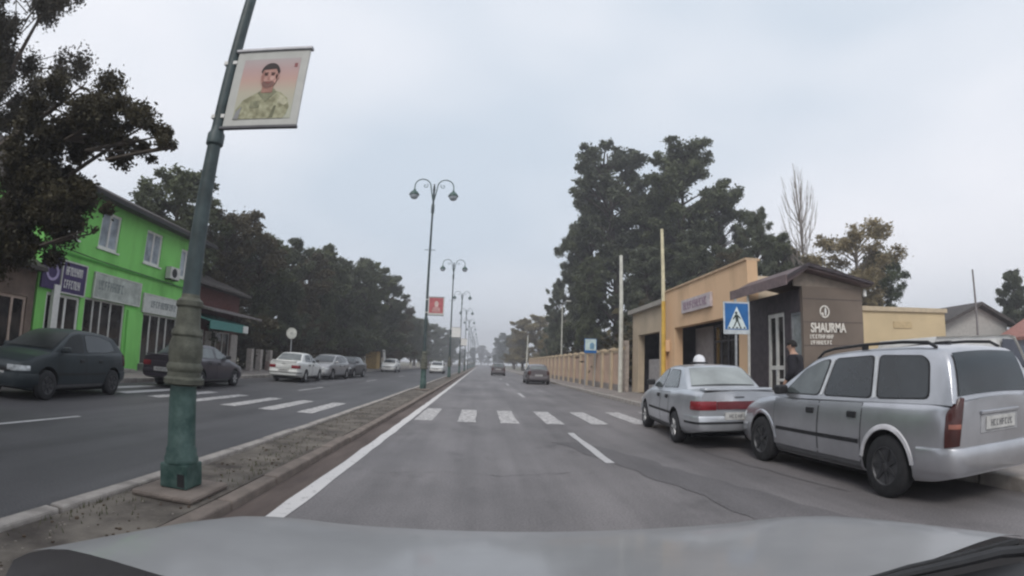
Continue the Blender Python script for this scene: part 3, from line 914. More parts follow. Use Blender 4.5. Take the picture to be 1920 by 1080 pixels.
# ------------------------------------------------------------------ street lamps on the median
def make_lamp():
    t = thing('street_lamp', 'x', 'street lamp')
    MB().box(-0.30, 0.30, -0.33, 0.33, 0.0, 0.055).build('plinth', KERBD, t, bevel=0.025)
    MB().box(-0.135, 0.135, -0.135, 0.135, 0.057, 0.27).build('base_block', GREENP, t, bevel=0.015)
    MB().box(0.045, 0.115, -0.141, -0.136, 0.08, 0.19).build('cable_hatch', BLACKP, t)
    MB().lathe([(0.150, 0.272), (0.150, 0.31), (0.135, 0.34), (0.135, 0.39), (0.122, 0.41), (0.118, 0.85), (0.115, 0.93)], 24).build('lower_shaft', GREENP, t, smooth=True)
    MB().lathe([(0.115, 0.932), (0.175, 0.95), (0.178, 0.99), (0.150, 1.01), (0.146, 1.05), (0.160, 1.07), (0.160, 1.10), (0.142, 1.13),
                (0.152, 1.20), (0.150, 1.28), (0.130, 1.35), (0.142, 1.37), (0.138, 1.40), (0.112, 1.44), (0.106, 1.60), (0.122, 1.62), (0.118, 1.66), (0.085, 1.69), (0.080, 1.72)], 24).build('collar', DUSTY, t, smooth=True)
    UPP = pm('weathered_slate_paint', (0.050, 0.070, 0.072), 0.5, var=0.3, scale=5)
    MB().lathe([(0.080, 1.72), (0.078, 1.8), (0.064, 3.05), (0.063, 3.10), (0.082, 3.12), (0.082, 3.22), (0.064, 3.25), (0.060, 3.3), (0.055, 5.0), (0.048, 7.2), (0.046, 8.1), (0.075, 8.12), (0.078, 8.5), (0.05, 8.55), (0.047, 9.2), (0.065, 9.23), (0.03, 9.55)], 20).build('shaft', UPP, t, smooth=True)
    MB().tube([(-0.25, 0, 6.35), (0.25, 0, 6.35)], 0.014, 6).build('cross_bar', GREENP, t)
    for s in (-1, 1):
        pts = [(0.03*s, 0, 8.75)]
        for k in range(13):
            a = PI - k*PI/12
            pts.append((s*(0.54+0.38*math.cos(a)), 0, 9.42+0.36*math.sin(a)))
        pts[1] = (0.12*s, 0, 9.2)
        pts.append((0.92*s, 0, 9.28))
        arm = MB().tube(pts, [0.030]+[0.026]*(len(pts)-1), 8).build('arm', GREENP, t, smooth=True)
        sc_ = [(s*(0.42+0.13*(1-k/14)*math.cos(k*0.55+2.4)), 0, 9.46+0.13*(1-k/14)*math.sin(k*0.55+2.4)) for k in range(13)]
        MB().tube(sc_, 0.016, 6).build('scroll', GREENP, arm)
        hd = MB().lathe([(0.02, 9.30), (0.05, 9.27), (0.07, 9.20), (0.16, 9.13), (0.235, 9.02), (0.245, 8.97), (0.22, 8.965), (0.02, 8.99)], 18, 0.92*s).build('lamp_head', GREENP, t, smooth=True)
        MB().lathe([(0.205, 8.962), (0.19, 8.88), (0.13, 8.80), (0.03, 8.77)], 18, 0.92*s).build('glass_bowl', LAMPGLASS, hd, smooth=True)
    return t
lamp0 = make_lamp()
LY = [4.03, 22.6, 41.2, 59.8, 78.4, 97, 115.6, 134, 153, 171, 190, 208]
LN = ['nearest street lamp, dull green post with bulging collar on the soil median', 'second street lamp along the median, twin curled arms, red banner on its post',
      'third street lamp along the median, twin arms against the sky', 'fourth street lamp along the median, small above the white banner', 'fifth street lamp along the median, counted from the camera',
      'sixth street lamp along the median, counted from the camera'] + ['%s street lamp along the median, counted from the camera, faint in haze' % w_ for w_ in ('seventh', 'eighth', 'ninth', 'tenth', 'eleventh', 'twelfth')]
for i, y in enumerate(LY):
    o = lamp0 if i == 0 else copy_tree(lamp0)
    o.location = (-2.57 + (0.02 if i % 2 else 0), y, 0.085)
    o.rotation_euler = (0, 0, R([0, 2, -3, 1][i % 4]))
    o['label'] = LN[i]
    o['group'] = 'twin-arm lamps along the median'

# ------------------------------------------------------------------ banners hung from the lamps
def banner(label, x, y, z, w, h, kind):
    t = thing('banner', label, 'banner', (x, y, z), group='banners on the median lamps')
    frm = pm('banner_rod', (0.40, 0.40, 0.42), 0.5, metal=0.3)
    pn = {'soldier': pm('banner_cloth', (0.52, 0.52, 0.49), 0.7, var=0.06), 'red': pm('banner_cloth', (0.52, 0.52, 0.49)), 'white': WHITE}[kind]
    MB().box(0, w, -0.012, 0.012, 0.03, h-0.03).build('panel', pn, t, bevel=0.003)
    MB().box(-0.03, w+0.02, -0.03, 0.03, h-0.028, h+0.005).build('top_rod', frm, t, bevel=0.008)
    MB().box(-0.03, w+0.005, -0.022, 0.022, 0.0, 0.028).build('bottom_rod', pm('dark_rod', (0.11, 0.11, 0.12), 0.5), t, bevel=0.006)
    for zz in (0.16*h, 0.84*h):
        MB().box(-0.14, -0.001, -0.02, 0.02, zz-0.018, zz+0.018).build('bracket', WHITE, t)
    def poly(name, pts, mat, d, parent=None):
        return MB().prism([(a*w, b*h) for a, b in pts], 'y', -0.013-0.0025*d, -0.0125-0.0025*(d-1)).build(name, mat, parent or t)
    def ell(cx, cy, rx, ry, a0=0, a1=360, n=20):
        return [(cx+rx*math.cos(R(a0+(a1-a0)*k/n)), cy+ry*math.sin(R(a0+(a1-a0)*k/n))) for k in range(n if a1-a0 == 360 else n+1)]
    if kind == 'soldier':
        bgm = bpy.data.materials.new('printed_backdrop'); bgm.use_nodes = True
        tt, bb = nodes_of(bgm)
        cc = tt.nodes.new('ShaderNodeTexCoord'); sp = tt.nodes.new('ShaderNodeSeparateXYZ'); rp = tt.nodes.new('ShaderNodeValToRGB')
        mr = tt.nodes.new('ShaderNodeMapRange'); mr.inputs[1].default_value = 0.1*h; mr.inputs[2].default_value = 0.9*h
        tt.links.new(cc.outputs['Object'], sp.inputs[0]); tt.links.new(sp.outputs[2], mr.inputs[0]); tt.links.new(mr.outputs[0], rp.inputs[0]); tt.links.new(rp.outputs[0], bb.inputs['Base Color'])
        e = rp.color_ramp.elements
        e[0].position = 0.1; e[0].color = (0.46, 0.47, 0.38, 1)
        e[1].position = 1.0; e[1].color = (0.45, 0.42, 0.42, 1)
        for p_, c_ in ((0.42, (0.50, 0.46, 0.36, 1)), (0.62, (0.55, 0.36, 0.31, 1)), (0.78, (0.50, 0.35, 0.34, 1))):
            q = e.new(p_); q.color = c_
        bb.inputs['Roughness'].default_value = 0.7
        pr = poly('print', [(.12, .11), (.90, .11), (.90, .86), (.12, .86)], bgm, 1)
        uni = pm('printed_uniform', (0.34, 0.325, 0.20), 0.8, var=0.35, scale=16, c2=(0.46, 0.45, 0.31))
        poly('uniform_print', [(.13, .11), (.14, .22), (.22, .34), (.38, .42), (.46, .45), (.62, .45), (.72, .42), (.82, .35), (.86, .25), (.84, .16), (.80, .11)], uni, 2, pr)
        poly('collar_print', [(.40, .42), (.53, .31), (.66, .43), (.62, .47), (.46, .47)], pm('printed_collar', (0.24, 0.24, 0.16), 0.8, var=0.3, scale=20), 3, pr)
        poly('arm_fold_print', [(.62, .12), (.66, .26), (.69, .26), (.67, .12)], pm('printed_fold', (0.17, 0.17, 0.11), 0.8), 3, pr)
        poly('arm_fold_print', [(.13, .11), (.15, .20), (.22, .26), (.20, .11)], pm('printed_grey', (0.28, 0.28, 0.28), 0.8), 3, pr)
        sk = pm('printed_skin', (0.50, 0.29, 0.25), 0.8, var=0.1, scale=12)
        poly('neck_print', [(.45, .42), (.60, .42), (.60, .54), (.45, .54)], pm('printed_neck', (0.36, 0.20, 0.16), 0.8), 4, pr)
        poly('face_print', ell(.52, .62, .115, .15), sk, 5, pr)
        poly('ear_print', ell(.63, .62, .02, .035), sk, 5, pr)
        poly('hair_print', ell(.525, .68, .125, .115, 0, 180) + [(.42, .66), (.44, .71), (.60, .72), (.635, .66)], pm('printed_hair', (0.055, 0.045, 0.045), 0.8), 6, pr)
        poly('beard_print', ell(.52, .545, .085, .065, 180, 360) + [(.585, .56), (.455, .56)], pm('printed_beard', (0.20, 0.115, 0.10), 0.8), 6, pr)
        for ex in (.475, .565):
            poly('eye_print', ell(ex, .645, .024, .012, n=10), pm('printed_eye', (0.10, 0.06, 0.055), 0.8), 6, pr)
        poly('nose_print', [(.515, .635), (.535, .58), (.50, .58)], pm('printed_nose', (0.40, 0.21, 0.18), 0.8), 6, pr)
        poly('mouth_print', [(.485, .548), (.555, .548), (.55, .538), (.49, .538)], pm('printed_mouth', (0.28, 0.10, 0.09), 0.8), 7, pr)
        poly('face_shade_print', [(.415, .62), (.43, .70), (.455, .69), (.45, .60), (.46, .55), (.43, .57)], pm('printed_face_shade', (0.38, 0.20, 0.17), 0.8), 7, pr)
        poly('brow_print', [(.45, .668), (.50, .672), (.50, .662), (.45, .658)], pm('printed_eye', (0.10, 0.06, 0.055), 0.8), 7, pr)
        poly('brow_print', [(.54, .672), (.59, .668), (.59, .658), (.54, .662)], pm('printed_eye', (0.10, 0.06, 0.055), 0.8), 7, pr)
        poly('cheek_print', ell(.565, .60, .028, .03, n=10), pm('printed_cheek', (0.60, 0.38, 0.33), 0.8), 6, pr)
        poly('pocket_print', [(.33, .24), (.46, .24), (.46, .32), (.33, .33)], pm('printed_collar', (0.24, 0.24, 0.16), 0.8, var=0.3, scale=20), 3, pr)
        poly('shoulder_print', [(.70, .30), (.80, .26), (.84, .30), (.78, .36), (.71, .40)], pm('printed_light', (0.50, 0.48, 0.35), 0.8, var=0.2, scale=20), 3, pr)
        poly('emblem_print', [(.83, .74), (.87, .74), (.87, .79), (.83, .79)], pm('printed_emblem', (0.30, 0.12, 0.12), 0.8), 2, pr)
    elif kind == 'red':
        rdm = pm('red_print', (0.42, 0.12, 0.13), 0.7, var=0.2, scale=5)
        pr = poly('print', [(.06, .14), (.94, .14), (.94, .94), (.06, .94)], rdm, 1)
        poly('figure_print', [(.25, .2), (.3, .42), (.45, .5), (.6, .5), (.75, .4), (.78, .2)], pm('pinkish_print', (0.50, 0.28, 0.27), 0.7), 2, pr)
        poly('face_print', ell(.52, .62, .13, .15), pm('pale_print', (0.58, 0.45, 0.42), 0.7), 3, pr)
    return t
banner('white banner printed with a man in khaki uniform, on the nearest lamp', -2.50, 4.0, 3.34, 0.75, 0.86, 'soldier')
banner('red printed banner with white border on the second lamp', -2.48, 22.56, 3.42, 0.72, 0.86, 'red')
banner('pale banner on the third lamp along the median', -2.48, 41.16, 3.4, 0.72, 0.86, 'white')
banner('pale banner on the fourth lamp along the median', -2.48, 59.76, 3.4, 0.72, 0.86, 'white')

# ------------------------------------------------------------------ poles and traffic signs
def pole(name, label, x, y, h, r0, r1, mat, extra=None, cat='pole'):
    t = thing(name, label, cat, (x, y, WZ))
    MB().lathe([(r0, 0), (r0*0.97, h*0.3), (r1, h)], 14).build('shaft', mat, t, smooth=True)
    if extra:
        extra(t)
    return t
pole('concrete_pole', 'pale concrete pole standing before the panel fence', 6.85, 24.3, 6.85, 0.115, 0.085, CONC)
pole('yellow_pole', 'tall pole painted yellow against the peach shop wall', 7.24, 19.35, 6.9, 0.095, 0.06, YELL,
     lambda t: MB().lathe([(0.080, 3.9), (0.064, 6.92)], 14).build('bare_top', pm('pale_yellow_paint', (0.62, 0.56, 0.38), 0.8, var=0.12), t, smooth=True))
def light_head(t):
    MB().tube([(0, 0, 7.7), (0.1, -0.1, 8.1), (0.5, -0.2, 8.3)], 0.03, 8).build('arm', STEEL, t)
    MB().box(0.4, 0.9, -0.28, -0.12, 8.25, 8.36).build('lamp_head', WHITE, t, bevel=0.02)
pole('light_pole', 'slim grey light pole behind the far end of the panel fence', 8.6, 54, 7.8, 0.09, 0.06, CONC, light_head, 'lamp post')
pole('concrete_pole', 'short leaning pale pole far along the right kerb', 6.6, 74, 5.6, 0.10, 0.07, CONC,
     lambda t: MB().tube([(0.1, 0, 0.1), (0.0, 0, 4.9)], 0.07, 8).build('brace', CONC, t)).rotation_euler = (0, R(1.5), 0)
pole('thin_mast', 'thin dark mast rising behind the white van', 16.3, 12.0, 4.35, 0.045, 0.03, pm('mast_grey', (0.20, 0.18, 0.18), 0.6))

def crossing_sign():
    t = thing('crossing_sign', 'square blue pedestrian crossing sign with white triangle on grey post', 'road sign', (6.12, 11.25, WZ))
    MB().lathe([(0.032, 0), (0.032, 2.9)], 12).build('post', STEEL, t, smooth=True)
    w = 0.365
    MB().box(-w, w, -0.055, -0.035, 2.17-WZ, 2.96-WZ).build('plate', pm('sign_border', (0.50, 0.54, 0.56), 0.5), t, bevel=0.004)
    MB().box(-w+.04, w-.04, -0.060, -0.0555, 2.28-WZ, 2.92-WZ).build('blue_face', BLUE, t)
    zb = 2.30-WZ
    MB().prism([(-0.27, zb), (0.27, zb), (0.0, zb+0.54)], 'y', -0.064, -0.0605).build('white_triangle', pm('reflective_white', (0.66, 0.74, 0.74), 0.5, var=0.08), t)
    bk = pm('sign_black', (0.03, 0.045, 0.04), 0.6)
    fig = MB()
    fig.prism([(-0.02+0.035*math.cos(k*PI/5), zb+0.385+0.035*math.sin(k*PI/5)) for k in range(10)], 'y', -0.068, -0.0645)
    fig.prism([(-0.05, zb+0.345), (0.03, zb+0.345), (0.045, zb+0.19), (-0.035, zb+0.19)], 'y', -0.068, -0.0645)
    fig.prism([(-0.03, zb+0.19), (0.005, zb+0.19), (-0.07, zb+0.05), (-0.105, zb+0.05)], 'y', -0.068, -0.0645)
    fig.prism([(0.005, zb+0.188), (0.045, zb+0.188), (0.10, zb+0.05), (0.065, zb+0.05)], 'y', -0.068, -0.0645)
    fig.prism([(-0.05, zb+0.34), (-0.03, zb+0.30), (-0.10, zb+0.22), (-0.12, zb+0.24)], 'y', -0.068, -0.0645)
    fig.prism([(0.03, zb+0.34), (0.03, zb+0.29), (0.10, zb+0.24), (0.11, zb+0.26)], 'y', -0.068, -0.0645)
    fig.build('walking_figure', bk, t)
    for k in range(5):
        MB().box(-0.24+k*0.105, -0.19+k*0.105, -0.0675, -0.0645, zb+0.008, zb+0.042).build('zebra_bar', bk, t)
    return t
crossing_sign()
def round_sign():
    t = thing('round_sign', 'round white traffic sign on a grey post behind the white car', 'road sign', (-12.4, 31.8, WZ))
    MB().lathe([(0.04, 0), (0.04, 2.5)], 10).build('post', STEEL, t, smooth=True)
    def disc(name, r, d, mat):
        MB().prism([(r*math.cos(2*PI*k/28), 2.55+r*math.sin(2*PI*k/28)) for k in range(28)], 'y', -0.045-d, -0.04-d+0.001).build(name, mat, t)
    disc('plate', 0.37, 0.0, pm('sign_rim', (0.46, 0.46, 0.42), 0.6))
    disc('face', 0.31, 0.008, pm('sign_face_grey', (0.56, 0.57, 0.52), 0.6))
    disc('grey_mark', 0.10, 0.014, pm('sign_mark', (0.40, 0.41, 0.38), 0.6))
    return t
round_sign()
t = thing('stop_sign_board', 'square white and blue sign board above the panel fence', 'road sign', (6.55, 30, WZ))
for xx in (-0.3, 0.3):
    MB().lathe([(0.03, 0), (0.03, 2.1)], 8, xx).build('post', STEEL, t)
MB().box(-0.38, 0.38, -0.03, 0.03, 2.05, 2.92).build('plate', BLUE, t, bevel=0.01)
MB().box(-0.34, 0.34, -0.036, -0.0305, 2.22, 2.89).build('white_face', pm('pale_cyan_face', (0.50, 0.60, 0.58), 0.6), t)
MB().prism([(-0.05, 2.3), (0.22, 2.3), (0.22, 2.6), (0.1, 2.7), (-0.05, 2.62)], 'y', -0.041, -0.0365).build('bus_mark', pm('mark_blue', (0.16, 0.30, 0.42), 0.6), t)

# ------------------------------------------------------------------ cars
def smooth_prof(pts, sig=0.05):
    pts = sorted(pts)
    xs = np.array([p[0] for p in pts]); zs = np.array([p[1] for p in pts])
    X = np.linspace(xs[0], xs[-1], 400)
    Z = np.interp(X, xs, zs)
    dx = X[1]-X[0]
    k = np.exp(-0.5*(np.arange(-40, 41)*dx/sig)**2); k /= k.sum()
    Zs = np.convolve(np.pad(Z, 40, mode='edge'), k, mode='valid')
    w = np.clip(np.minimum(X-X[0], X[-1]-X)/(3*sig), 0, 1)
    Z2 = Z*(1-w)+Zs*w
    return lambda x: float(np.interp(x, X, Z2))
SF = np.array([0, .06, .18, .40, .58, .74, .88, .95, 1.0])
SM = np.array([.885, .94, .975, .998, 1.0, .988, .968, .945, .90])

class Car:
    def __init__(s, sp):
        s.sp = sp
        s.L = sp['L']; s.top = smooth_prof(sp['top'], 0.05); s.bot = smooth_prof(sp['bot'], 0.04); s.plan = smooth_prof(sp['plan'], 0.05)
        P = np.array(sp['roof'], float)              # front to rear polyline, rounded
        for _ in range(3):
            Q = [P[0]]
            for i in range(len(P)-1):
                Q += [P[i]*.75+P[i+1]*.25, P[i]*.25+P[i+1]*.75]
            P = np.array(Q+[P[-1]])
        d = np.r_[0, np.cumsum(np.hypot(*np.diff(P, axis=0).T))]
        u = np.linspace(0, d[-1], 72)
        s.rp = np.stack([np.interp(u, d, P[:, 0]), np.interp(u, d, P[:, 1])], 1)
        s.zbelt, s.H = sp['belt'], sp['H']
        s.gt = smooth_prof(sp['gtaper'], 0.08)
    def side(s, x, z):
        f = (z-s.bot(x))/max(1e-3, s.top(x)-s.bot(x))
        return s.plan(x)*float(np.interp(f, SF, SM))
    def gy(s, x, z):
        f = min(max((z-s.zbelt)/(s.H-s.zbelt), -0.2), 1.0)
        return (s.sp['gwb']+(s.sp['gwr']-s.sp['gwb'])*f)*s.gt(x)
    def body(s, paint, root):
        L = s.L
        N = 66
        rows = []
        for i in range(N+1):
            x = L/2*math.cos(PI*i/N)
            w, zb, zt = s.plan(x), s.bot(x), s.top(x)
            half = [(x, w*m_, zb+(zt-zb)*f) for f, m_ in zip(SF, SM)]
            cr = s.sp.get('crown', 0.035)
            topp = [(x, w*q, zt+cr*(1-(q/.9)**2)) for q in (.78, .6, .4, .2)]
            ring = half+topp
            full = ring+[(x, 0, zt+cr)]+[(p[0], -p[1], p[2]) for p in reversed(ring)]
            rows.append(full)
        mb = MB()
        mb.grid(rows, close=True)
        nc = len(rows[0])
        mb.f.append(tuple(range(nc))); mb.m.append(0)
        mb.f.append(tuple(N*nc+k for k in range(nc-1, -1, -1))); mb.m.append(0)
        me = mb.mesh('body', smooth=True)
        me.materials.append(paint); me.materials.append(ARCH)
        o = bpy.data.objects.new('body', me); col.objects.link(o)
        cut = MB()
        ra = s.sp['arch']
        for xa in (s.sp['xf'], s.sp['xr']):
            for sg in (-1, 1):
                vs = []
                n = 28
                y0, y1 = sg*(s.sp['W']/2-0.27), sg*(s.sp['W']/2+0.2)
                for y in (y0, y1):
                    for k in range(n):
                        a = 2*PI*k/n
                        vs.append((xa+ra*math.cos(a), y, s.sp['wr']+0.015+ra*math.sin(a)*(1.0 if math.sin(a) > 0 else 1.3)))
                fs = [(k, (k+1) % n, n+(k+1) % n, n+k) for k in range(n)]+[tuple(range(n-1, -1, -1)), tuple(range(n, 2*n))]
                cut.add(vs, fs, 1)
        cm = cut.mesh('cutter')
        cm.materials.append(paint); cm.materials.append(ARCH)
        co = bpy.data.objects.new('cutter', cm); col.objects.link(co)
        md = o.modifiers.new('b', 'BOOLEAN'); md.operation = 'DIFFERENCE'; md.object = co; md.solver = 'EXACT'
        bpy.context.view_layer.update()
        dg = bpy.context.evaluated_depsgraph_get()
        nm = bpy.data.meshes.new_from_object(o.evaluated_get(dg))
        nm.name = 'body'
        o.modifiers.clear()
        o.data = nm
        bpy.data.objects.remove(co)
        try:
            nm.set_sharp_from_angle(angle=R(35))
        except Exception:
            pass
        o.parent = root
        return o
    def cabin(s, paint, root):
        rows = []
        for (x, zr) in s.rp:
            zb = s.top(x)-0.03
            zr_ = max(zr, zb+0.004)
            half = []
            for f in (0, .3, .6, .82, .93, 1.0):
                z = zb+(zr_-zb)*f
                y = s.gy(x, z) - {.82: 0.0, .93: .010, 1.0: .045}.get(f, 0)*min(1, (zr_-zb)/0.3)
                half.append((x, y, z))
            yt = half[-1][1]
            topp = [(x, yt*q, zr_+s.crown(q)*min(1, (zr_-zb)/.3)) for q in (.86, .6, .3)]
            ring = half+topp
            rows.append(ring+[(x, 0, zr_+s.crown(0)*min(1, (zr_-zb)/.3))]+[(p[0], -p[1], p[2]) for p in reversed(ring)])
        mb = MB().grid(rows)
        return mb.build('cabin', paint, root, smooth=True)
    def crown(s, q):
        return 0.028*(1-q*q)
    def sidewin(s, pts, glass, root, name='window', seal=BLACKP):
        P = [np.array(p, float) for p in pts]
        def rnd(P, r):
            out = []
            n = len(P)
            for i in range(n):
                a, b, c = P[i-1], P[i], P[(i+1) % n]
                la, lc = np.linalg.norm(a-b), np.linalg.norm(c-b)
                k = min(r, la*.4, lc*.4)
                p0, p1 = b+(a-b)/la*k, b+(c-b)/lc*k
                for t_ in (0, .33, .67, 1):
                    out.append((1-t_)**2*p0+2*t_*(1-t_)*b+t_*t_*p1)
            return out
        Q = rnd(P, 0.07)
        cen = sum(Q)/len(Q)
        first = None
        for sg in (1, -1):
            def ring(k, off):
                return [(c_[0], sg*(s.gy(c_[0], c_[1])+off), c_[1]) for c_ in [cen+(q-cen)*k for q in Q]]
            mb = MB()
            rg = [ring(k, 0.0075) for k in (0.97, .6, .25)]
            mb.grid(rg, close=True)
            mb.f.append(tuple(2*len(Q)+i for i in range(len(Q)))); mb.m.append(0)
            w = mb.build(name, glass, root, smooth=True)
            sm = MB().grid([ring(1.03, 0.0035), ring(0.9, 0.0045)], close=True)
            sm.build('seal', seal, w)
    def strip(s, pts, mat, root, name):
        for sg in (1, -1):
            V = [(x, sg*(s.gy(x, z)+o_), z) for o_ in (0.002, 0.011) for x, z in pts]
            MB().add(V, [(0, 1, 2, 3), (7, 6, 5, 4), (0, 4, 5, 1), (1, 5, 6, 2), (2, 6, 7, 3), (3, 7, 4, 0)]).build(name, mat, root)
    def topwin(s, xa, xb, glass, root, name, kw=0.90, off=0.012):
        """pane on the sloping roof line between two x stations"""
        lo, hi = min(xa, xb), max(xa, xb)
        rows = []
        idx = [i for i, (x, z) in enumerate(s.rp) if lo <= x <= hi]
        for i in idx:
            x, z = s.rp[i]
            t_ = s.rp[min(i+1, len(s.rp)-1)]-s.rp[max(i-1, 0)]
            n = np.array([-t_[1], t_[0]]); n /= np.linalg.norm(n)
            if n[1] < 0 or (abs(n[1]) < .05 and n[0]*(x) < 0):
                n = -n
            y = s.gy(x, z)*kw
            rows.append([(x+n[0]*off, y*q, z+n[1]*off+s.crown(abs(q)*kw)*0.9) for q in np.linspace(-1, 1, 13)])
        w = MB().grid(rows).build(name, glass, root, smooth=True)
        return w
    def outline(s, z):
        L = s.L
        xs = [L/2*math.cos(PI*i/120) for i in range(121)]
        P = [(L/2, q*s.side(L/2, z)) for q in np.linspace(0, .97, 14)]
        P += [(x, s.side(x, z)) for x in xs]
        P += [(-L/2, q*s.side(-L/2, z)) for q in np.linspace(.97, 0, 14)]
        return np.array(P)
    def wrap(s, name, p0, p1, z0, z1, off, mat, root, sides=(1, -1), merge=False, n=14, depth=0.03, zs=None, smooth=True):
        """strip that follows the body outline from p0 to p1 (x,y), between heights z0..z1"""
        zm = (z0+z1)/2
        O = s.outline(zm)
        def near(p): return int(np.argmin(np.hypot(O[:, 0]-p[0], O[:, 1]-p[1])))
        i0, i1 = sorted((near(p0), near(p1)))
        seg = O[i0:i1+1]
        d = np.r_[0, np.cumsum(np.hypot(*np.diff(seg, axis=0).T))]
        u = np.linspace(0, d[-1], n)
        C = np.stack([np.interp(u, d, seg[:, 0]), np.interp(u, d, seg[:, 1])], 1)
        T = np.gradient(C, axis=0)
        Nn = np.stack([-T[:, 1], T[:, 0]], 1)
        Nn /= np.linalg.norm(Nn, axis=1)[:, None]+1e-9
        if (Nn*C).sum() < 0: Nn = -Nn
        objs = []
        mbm = MB()
        for sg in sides:
            mb = mbm if merge else MB()
            rows = []
            for i in range(n):
                fa = i/(n-1)
                a, b = (z0, z1) if zs is None else zs(fa)
                row = []
                for (f, o_) in ((0, -depth), (0, off*.6), (.12, off), (.5, off*1.05), (.88, off), (1, off*.6), (1, -depth)):
                    z = a+(b-a)*f
                    k = s.side(max(min(C[i, 0], s.L/2), -s.L/2), z)/max(1e-3, s.side(C[i, 0], zm)) if abs(C[i, 0]) < s.L/2-1e-3 else 1
                    row.append((C[i, 0]+Nn[i, 0]*o_, sg*(C[i, 1]*k+Nn[i, 1]*o_), z))
                rows.append(row)
            mb.grid(rows)
            k0 = len(mb.v)-len(rows)*7
            mb.f.append(tuple(k0+j for j in range(7))); mb.m.append(0)
            mb.f.append(tuple(k0+(n-1)*7+j for j in range(6, -1, -1))); mb.m.append(0)
            if not merge:
                objs.append(mb.build(name, mat, root, smooth=smooth))
        if merge:
            objs.append(mbm.build(name, mat, root, smooth=smooth))
        return objs
    def panel(s, name, x0, x1, z0, z1, off, mat, root, n=8, ztop=None):
        out = []
        for sg in (1, -1):
            rows = []
            for i in range(n+1):
                x = x0+(x1-x0)*i/n
                zt = z1 if ztop is None else ztop(x)
                rows.append([(x, sg*(s.side(x, z0+(zt-z0)*j/n)+off), z0+(zt-z0)*j/n) for j in range(n+1)])
            out.append(MB().grid(rows).build(name, mat, root, smooth=True))
        return out

def wheel_meshes(r, w, style):
    ty = MB()
    prof = [(r*.62, -w/2), (r*.9, -w/2), (r*.97, -w*.42), (r, -w*.3), (r, w*.3), (r*.97, w*.42), (r*.9, w/2), (r*.62, w/2)]
    n = 30
    rows = [[(q*math.cos(2*PI*k/n), y, q*math.sin(2*PI*k/n)) for k in range(n)] for q, y in prof]
    ty.grid(rows, close=True)
    rm = MB()
    prof = [(r*.64, w*.47), (r*.60, w*.5), (r*.57, w*.38), (r*.2, w*.34), (r*.16, w*.40), (0.004, w*.42)]
    rows = [[(q*math.cos(2*PI*k/n), y, q*math.sin(2*PI*k/n)) for k in range(n)] for q, y in prof]
    rm.grid(rows, close=True)
    sp = MB()
    for k in range(style):
        a = 2*PI*k/style
        ca, sa = math.cos(a), math.sin(a)
        def P(u, v, y): return (ca*u-sa*v, y, sa*u+ca*v)
        sp.add([P(r*.14, -r*.09, w*.36), P(r*.57, -r*.06, w*.40), P(r*.57, r*.06, w*.40), P(r*.14, r*.09, w*.36),
                P(r*.14, -r*.08, w*.45), P(r*.57, -r*.05, w*.47), P(r*.57, r*.05, w*.47), P(r*.14, r*.08, w*.45)],
               [(0, 3, 2, 1), (4, 5, 6, 7), (0, 1, 5, 4), (1, 2, 6, 5), (2, 3, 7, 6), (3, 0, 4, 7)])
    return ty.mesh('tyre', smooth=True), rm.mesh('rim', smooth=True), sp.mesh('spokes')
WM = {}
def add_wheels(root, xf, xr, ty, r, w=0.19, rim=CHROME, style=6):
    key = (round(r, 3), style)
    if key not in WM:
        WM[key] = wheel_meshes(r, w, style)
    a, b, c = WM[key]
    for x in (xf, xr):
        for sg in (1, -1):
            wh = mobj('wheel', a, RUBBER, root)
            wh.location = (x, sg*ty, r)
            wh.rotation_euler = (0, 0, 0 if sg > 0 else PI)
            rr_ = bpy.data.objects.new('rim', b); col.objects.link(rr_); rr_.parent = wh
            ss_ = bpy.data.objects.new('spokes', c); col.objects.link(ss_); ss_.parent = wh
            for o_, mt in ((rr_, pm('rim_shadow', (0.10, 0.10, 0.105), 0.5, metal=0.5)), (ss_, rim)):
                if not o_.data.materials:
                    o_.data.materials.append(mt)

def plate_part(root, x, z, sg, w=0.52, h=0.12, seed=3):
    p = MB().box(*sorted((x, x+sg*0.012)), -w/2, w/2, z, z+h).build('licence_plate', pm('dusty_plate', (0.46, 0.455, 0.44), 0.6, var=0.15, scale=12), root, bevel=0.004)
    lettering('plate_marks', pm('plate_ink', (0.16, 0.16, 0.165), 0.7), p, lambda u, v, d: (x+sg*(0.0135+d), -sg*(-(w*0.36)+u)*(-1), z+0.03+v), w*0.78, h*0.5, 8, seed, depth=0.002)
    return p

ESTATE = dict(L=4.29, W=1.71, H=1.50, belt=0.96, gwb=0.81, gwr=0.635, xf=1.325, xr=-1.285, wr=0.315, arch=0.375, crown=0.03,
    top=[(2.145, .60), (2.06, .70), (1.6, .86), (1.05, .95), (0, .965), (-1, .975), (-1.9, .98), (-2.145, .97)],
    bot=[(2.145, .26), (1.9, .22), (1.6, .20), (-1.6, .21), (-1.9, .24), (-2.145, .30)],
    plan=[(2.145, .56), (2.07, .70), (1.9, .79), (1.4, .84), (0, .855), (-1.3, .852), (-1.8, .835), (-2.0, .80), (-2.09, .755), (-2.13, .70), (-2.145, .64)],
    roof=[(1.14, .93), (.42, 1.33), (.16, 1.445), (-.5, 1.495), (-1.3, 1.495), (-1.75, 1.47), (-1.93, 1.43), (-2.02, 1.30), (-2.11, .96)],
    gtaper=[(1.2, .93), (.7, .985), (0, 1), (-1.2, .99), (-1.8, .97), (-2.0, .945), (-2.12, .91)])
